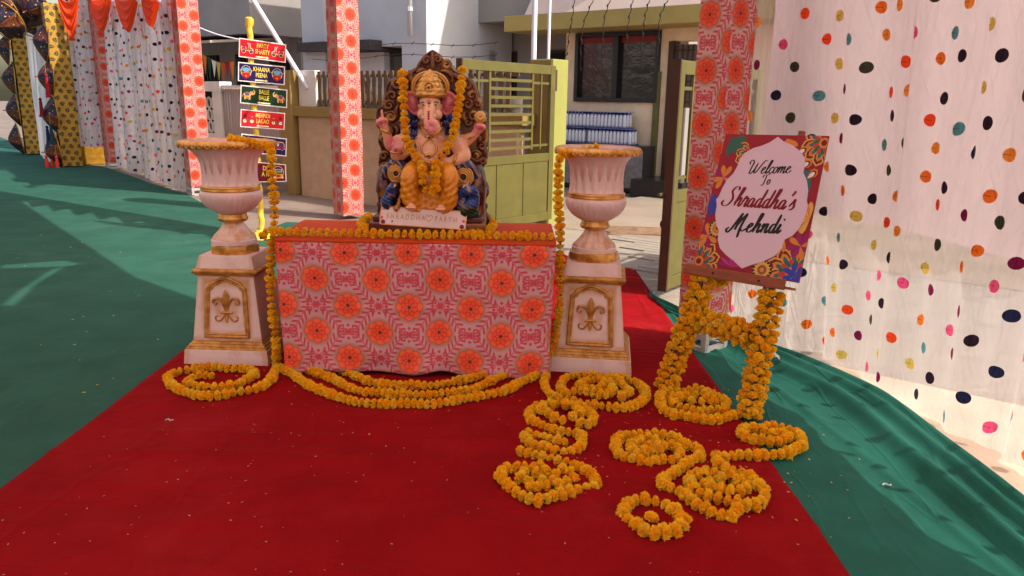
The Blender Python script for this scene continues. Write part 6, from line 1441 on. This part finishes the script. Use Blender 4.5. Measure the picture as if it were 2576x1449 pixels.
# ears
for s, (x, y, tl) in ((-1, (412, 478, -.22)), (1, (652, 480, .24))):
    def ear(a, b, s=s):
        q = b * 2 * PI; rx, rz = 47 * KP, 80 * KP; rr = a; w = 1 + .12 * math.cos(q * 2 + .6) + .06 * math.sin(3 * q)
        X, Z = rr * rx * w * math.cos(q), rr * rz * w * math.sin(q) + .02 * rr * (1 if math.sin(q) > 0 else .3); yy = -.03 + .018 * rr ** 2 - .014 * math.exp(-((rr - .9) / .12) ** 2)
        v = Matrix.Rotation(tl, 3, 'Y') @ Vector((X, 0, Z)); return SP(x, y, -.035) + Vector((v.x, yy + .03 + .012 * s * 0, v.z))
    mb = MB(); mb.grid(ear, 10, 32); o = mb.build('ear', PAINT, st, smooth=True, solid=.008); paint(o, lambda c, nn: c4(mixc(S(224, 120, 128), S(196, 80, 96), .5 + .5 * nz(c.x * 50, c.z * 50))))
# clothing
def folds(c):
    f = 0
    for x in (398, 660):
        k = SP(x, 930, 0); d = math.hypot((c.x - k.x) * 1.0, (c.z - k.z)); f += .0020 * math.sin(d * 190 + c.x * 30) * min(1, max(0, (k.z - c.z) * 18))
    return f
mb = MB()
chain(mb, [(480, 925, -.07, 88), (402, 962, -.225, 66), (385, 1050, -.24, 64), (385, 1130, -.235, 62), (410, 1190, -.22, 56)]); chain(mb, [(585, 925, -.07, 88), (660, 966, -.225, 66), (668, 1060, -.24, 64), (665, 1140, -.235, 64), (640, 1200, -.22, 58)])
chain(mb, [(530, 960, -.10, 70), (530, 1080, -.15, 85), (528, 1220, -.17, 95)]); chain(mb, [(470, 1150, -.19, 60), (450, 1215, -.21, 50)]); chain(mb, [(590, 1150, -.19, 60), (600, 1225, -.21, 50)])
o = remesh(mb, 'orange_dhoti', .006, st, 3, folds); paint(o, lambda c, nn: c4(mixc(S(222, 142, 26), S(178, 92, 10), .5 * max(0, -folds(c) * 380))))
def ontob(zx, zy, h=.002):
    x, y = zD(zx, zy); d = ray(x, y).normalized(); hit = bv.ray_cast(CAM, d)
    return (hit[0] - d * h - SO) if hit[0] is not None else SP(zx, zy, -.13)
def stroke3(mb, pts, r, h=.0015, n_=6):
    P2 = crom([(x, y) for x, y in pts], n_); mb.tube([ontob(p.x, p.y, h) for p in P2], [r * (.45 + .75 * math.sin(PI * (i + 1) / (len(P2) + 1))) for i in range(len(P2))], 6)
mb = MB()
for pts in ([(420, 590), (398, 650), (400, 720), (420, 790)], [(648, 590), (676, 640), (672, 690), (700, 720)], [(440, 585), (425, 640), (420, 700)], [(632, 590), (652, 640), (650, 690)]):
    mb = MB(); P = [ontob(p.x, p.y, .006) for p in crom(pts, 5)]; mb.tube(P, .020, 8, flat=.5); o = mb.build('shawl_fold', PAINT, st, smooth=True); paint(o, lambda c, nn: c4(mixc(S(30, 48, 118), S(14, 22, 60), .8 * max(0, nz(c.x * 60, c.z * 12)))))
shp = lambda o: paint(o, lambda c, nn: c4(mixc(S(30, 48, 118), S(14, 22, 60), .8 * max(0, nz(c.x * 60, c.z * 12)))))
for cv in ([(385, 560, .0, 50), (370, 640, .0, 50), (370, 720, -.01, 46)], [(670, 560, .0, 50), (690, 640, .0, 46), (735, 700, -.01, 34)]):
    mb = MB(); chain(mb, cv); shp(remesh(mb, 'blue_shawl', .006, st, 1, lambda c: .003 * math.sin(c.x * 190 + c.z * 40)))
mb = MB()
for pts, r in (([(432, 600), (412, 670), (425, 740)], .004), ([(640, 600), (660, 650), (655, 690)], .004), ([(448, 600), (470, 660), (500, 695), (525, 708)], .0055), ([(612, 600), (600, 655), (560, 690), (525, 708)], .0055), ([(470, 610), (495, 640), (510, 650)], .004),
               ([(525, 720), (485, 750), (470, 790), (485, 825), (522, 840)], .005), ([(525, 720), (565, 750), (578, 790), (562, 825), (522, 840)], .005), ([(470, 860), (500, 880), (525, 890), (560, 878), (585, 860)], .006), ([(510, 900), (525, 925), (527, 945)], .006)): stroke3(mb, pts, r, .003)
for x, y, r in ((525, 708, .018), (500, 700, .010), (550, 700, .010), (522, 840, .017), (500, 838, .009), (545, 838, .009), (525, 905, .013)): mb.ball(ontob(x, y, .002), (r, .008, r), 12, 8)
def cuff(x, y, d, r, ang, w=.006):
    C0 = SP(x, y, d); R_ = Matrix.Rotation(ang, 3, 'Y'); mb.tube([C0 + R_ @ Vector((r * KP * math.cos(q), r * KP * math.sin(q), 0)) for q in np.linspace(0, 2 * PI, 19)[:-1]], w, 6, closed=True)
cuff(216, 657, -.085, 33, .35); cuff(217, 664, -.085, 35, .35); cuff(838, 697, -.08, 34, -.6); cuff(832, 702, -.08, 35, -.6); cuff(700, 872, -.172, 36, -1.2); cuff(712, 868, -.165, 40, -1.2); cuff(728, 735, -.045, 52, -.9, .010); cuff(292, 815, -.17, 38, .1)
o = mb.build('gold_jewellery', PAINT, st, smooth=True); paint(o, lambda c, nn: c4(mixc(GLD, S(226, 186, 118), .6 * max(0, nz(c.x * 90, c.z * 90))), .5))
mb = MB()
for x, y in ((525, 708), (522, 840), (522, 350)): mb.ball((ontob(x, y, .011) if y > 400 else SP(522, 350, -.155)), (.006, .005, .006), 8, 6)
o = mb.build('dark_gems', PAINT, st, smooth=True); paint(o, lambda c, nn: c4(S(50, 12, 30)))
# lotus sweet in the raised hand
mb = MB(); spiral(mb, 890, 562, 36, 0, 2.2, 13, -.11, 1); mb.ball(SP(890, 562, -.10), (.030, .012, .030), 14, 8)
o = mb.build('gold_sweet', PAINT, st, smooth=True); paint(o, lambda c, nn: c4(S(214, 166, 92), .3))
# crown
mb = MB(); cc = SP(533, 345, -.065); zr = lambda y: SP(533, y, -.065).z
prof = [(94, 424), (106, 413), (108, 398), (99, 388), (104, 376), (100, 362), (88, 352), (92, 340), (80, 326), (72, 310), (76, 302), (60, 288), (52, 276), (56, 268), (40, 254), (28, 240), (12, 226), (2, 220)]
mb.lathe([(r * KP * 1.04, zr(y)) for r, y in prof], 40, c=(cc.x, cc.y, 0), fm=lambda r, z, q, i: r * (1 + .03 * math.cos(q * 16)))
for k in range(9):
    q = -PI / 2 + (k - 4) * .32; mb.ball((cc.x + 96 * KP * math.cos(q), cc.y + 96 * KP * math.sin(q), zr(405)), .009, 8, 6)
for q in np.linspace(0, 2 * PI, 13)[:-1]: mb.ball((SP(522, 350, -.145) + Vector((.022 * math.cos(q), 0, .024 * math.sin(q)))), .007, 6, 5)
mb.ball(SP(522, 350, -.140), (.020, .010, .022), 10, 8); mb.ball(SP(522, 305, -.12), (.010, .008, .014), 8, 6)
o = mb.build('crown', PAINT, st, smooth=True); paint(o, lambda c, nn: c4(mixc(S(232, 176, 92), S(120, 70, 26), max(0, .35 + nz(c.x * 80, c.y * 80, c.z * 80)) * .9), .6))
mb = MB(); H0 = SP(533, 352, -.01)
for k in range(40):
    q = -.35 + k * (PI + .7) / 39; mb.ball(H0 + Vector((122 * KP * math.cos(q), 0, 100 * KP * math.sin(q))), .0105, 6, 5)
mb.tube([H0 + Vector((108 * KP * math.cos(q), -.002, 88 * KP * math.sin(q))) for q in np.linspace(-.35, PI + .35, 30)], .008, 6)
o = mb.build('halo', PAINT, st, smooth=True); paint(o, lambda c, nn: c4(GLD, .45))
mb = MB(); mb.ball(H0 + Vector((0, .02, 0)), (106 * KP, .016, 88 * KP), 24, 12)
o = mb.build('halo_disc', PAINT, st, smooth=True); paint(o, lambda c, nn: c4(S(34, 44, 78)))
# face
mb = MB()
stroke3(mb, [(462, 466), (475, 456), (490, 460)], .0026); stroke3(mb, [(558, 460), (575, 454), (592, 466)], .0026)
stroke3(mb, [(466, 482), (480, 474), (495, 482)], .0020); stroke3(mb, [(562, 480), (576, 472), (590, 480)], .0020)
for x in (481, 575): mb.ball(ontob(x, 482, .0), (.0055, .004, .0050), 10, 8)
for pts in ([(445, 425), (452, 450), (450, 470)], [(612, 425), (608, 450), (612, 470)]): stroke3(mb, pts, .006)
o = mb.build('painted_brows_and_eyes', PAINT, st, smooth=True); paint(o, lambda c, nn: c4(S(22, 14, 14)))
mb = MB()
for x in (481, 575): mb.ball(ontob(x, 482, -.002), (.0105, .005, .0065), 12, 8)
o = mb.build('eye_white', PAINT, st, smooth=True); paint(o, lambda c, nn: c4(S(236, 220, 206)))
mb = MB()
for pts in ([(524, 436), (524, 470)], [(510, 446), (513, 462), (524, 466), (535, 462), (538, 446)], [(517, 470), (531, 470)], [(523, 480), (523, 492)], [(522, 515), (520, 555), (521, 582)], [(512, 522), (520, 530), (529, 522)], [(511, 538), (520, 546), (529, 538)], [(511, 554), (520, 562), (529, 554)], [(511, 570), (520, 577), (529, 570)],
            [(272, 795), (285, 808), (290, 795), (280, 788)]): stroke3(mb, pts, .0024)
for (x, y) in ((168, 596), (183, 594), (196, 590), (876, 628), (890, 630), (905, 640), (918, 650), (612, 862)): mb.ball(ontob(x, y, .001), .0032, 6, 5)
o = mb.build('red_forehead_mark', PAINT, st, smooth=True); paint(o, lambda c, nn: c4(S(140, 16, 44)))
for x, y, s in ((482, 562, -1), (566, 553, 1)):
    mb = MB(); p = ontob(x, y, -.01); mb.tube([p, p + Vector((s * .002, -.012, -.010)), p + Vector((s * .001, -.022, .002 if s > 0 else -.002)), p + Vector((0, -.026, .008))], [.008, .0085, .006, .001], 8)
    o = mb.build('tusk', PAINT, st, smooth=True); paint(o, lambda c, nn: c4(S(240, 226, 214)))
# peacocks at the foot of the throne
for nm, P1_, P2_, beak in (('l', [(272, 1046, -.24, 20), (262, 1060, -.245, 26), (240, 1090, -.24, 26), (232, 1130, -.23, 30), (222, 1170, -.22, 44), (235, 1210, -.21, 46), (285, 1225, -.20, 32)], [(270, 1090, -.23, 30), (265, 1120, -.22, 26)], (285, 1046)), ('r', [(795, 1052, -.24, 22), (778, 1066, -.245, 28), (790, 1090, -.25, 34), (835, 1090, -.24, 34), (850, 1140, -.22, 34), (820, 1190, -.22, 56), (790, 1230, -.21, 62), (840, 1250, -.20, 46)], [(760, 1100, -.24, 30), (750, 1150, -.23, 26), (745, 1210, -.22, 30)], (775, 1050))):
    mb = MB(); chain(mb, P1_); chain(mb, P2_); o = remesh(mb, 'peacock', .006, st, 1, lambda c: .002 * math.sin(c.z * 300 + c.x * 160)); zs = SP(0, 1150, 0).z
    paint(o, lambda c, nn: c4(mixc(mixc(S(24, 60, 128), GLD, max(0, nz(c.x * 30, c.y * 30, c.z * 30) - .15) * 1.6), GRN_, (zs + .02 - c.z) * 30), .15))
    mb = MB(); p = SP(*beak, -.27); mb.tube([p, p + Vector((-.006, -.02, -.012))], [.009, .002], 8)
    for k in range(5): mb.tube([SP(P1_[0][0] - 8 + k * 4, P1_[0][1] - 14, -.24), SP(P1_[0][0] - 20 + k * 10, P1_[0][1] - 34, -.24)], .0022, 4)
    o2 = mb.build('crest', PAINT, o, smooth=True); paint(o2, lambda c, nn: c4(GLD, .3))
# gold staff and toe drapes at the left foot
mb = MB(); chain(mb, [(345, 1060, -.20, 9), (320, 1130, -.22, 13), (305, 1190, -.24, 16), (290, 1215, -.25, 20)])
o = remesh(mb, 'gold_tassel_sash', .005, st, 1, lambda c: .002 * math.sin(c.z * 400)); paint(o, lambda c, nn: c4(S(176, 112, 60), .2))
# garland round the statue: measured bead by bead, hung over the two shoulders of the throne
Lc = [(333, 250), (338, 312), (343, 352), (340, 393), (335, 437), (345, 490), (347, 537), (350, 583), (348, 625), (357, 668), (362, 720), (385, 760), (397, 803), (420, 832), (440, 862), (465, 893), (475, 932), (483, 978), (478, 1023), (497, 1080), (545, 1095)]
Rc = [(572, 1065), (573, 1020), (570, 972), (573, 932), (580, 893), (608, 838), (645, 803), (660, 760), (688, 713), (703, 672), (708, 625), (718, 590), (722, 548), (727, 510), (738, 470), (743, 425), (747, 373), (752, 330), (755, 283), (762, 225)]
dp = [(200, -.0), (420, -.07), (600, -.12), (760, -.215), (860, -.25), (930, -.29), (1100, -.315)]
def dep(y):
    for (a, da), (b, db) in zip(dp[:-1], dp[1:]):
        if y <= b: return da + (db - da) * max(0, (y - a) / (b - a))
    return dp[-1][1]
pts = [SP(x, y, dep(y)) + SO for x, y in Lc + Rc]; lo = min(pts, key=lambda p: p.z)
t = thing('marigold_garland', 'marigold garland hung round the neck of the statue', 'garland', lo - Vector((0, 0, .024)), 0, 'marigold garlands'); add_blooms(t, pts, 1.0); MB().tube(pts, .003, 5).build('cord', STRING, t, world=True)
# ------------------------------------------------------------------ cloth roof added out of frame, cut to the wanted foreground shade
CZ = 3.5; shift = SUN_DIR * (CZ / SUN_DIR.z)
Zp = lambda pts: [(G(*q).x, G(*q).y) for q in zc(0, 500, 1.449, pts)]
left_edge = [(G(*q).x, G(*q).y) for q in ((535, 770), (340, 700), (45, 503))]
shade = left_edge + [(-15, 15), (-15, -5), (.9, -2.6), (.2, .4), (-.35, 2.3), (-.62, 3.3), (-.92, 4.3), (-1.3, 5.25)]
holes = [Zp([(0, 792), (370, 766), (455, 786), (380, 800), (0, 812)]), Zp([(300, 815), (365, 802), (200, 905), (75, 1022), (5, 1022), (90, 950)])]
vs, fs = cdt_poly([(x, y) for x, y in shade], 1.2, 0, holes)
mb = MB(); mb.add([(x + shift.x, y + shift.y, CZ + .02 * nz(x, y)) for x, y in vs], fs)
tag(mb.build('shade_roof', cloth('shade_roof_cloth', S(250, 220, 210), .40), smooth=True), 'pale cloth tent roof added unseen above the street to shade the foreground', 'shade roof')
# cloth strip added over the lane to throw the barred shadow on the green cloth
a = G(-160, 470); b = G(560, 596); a, b = Vector((a.x, a.y, 0)) + shift, Vector((b.x, b.y, 0)) + shift; a.z = b.z = CZ - .1
d_ = (b - a); Ld = d_.length; d_.normalize(); n_ = Vector((-d_.y, d_.x, 0)); vt = thing('shadow_strip', 'unseen cloth strip with pointed flags added over the lane for its shadow', 'shadow strip', a)
MB().add([a, b, b + n_ * .32, a + n_ * .32], [(0, 1, 2, 3)]).build('strip', SWAG, vt, world=True)
for i in range(int(Ld / .55)):
    p = a + d_ * (i * .55); MB().add([p, p + d_ * .50, p + d_ * .62 - n_ * .24], [(0, 1, 2)]).build('shadow_flag', SWAG, vt, world=True)
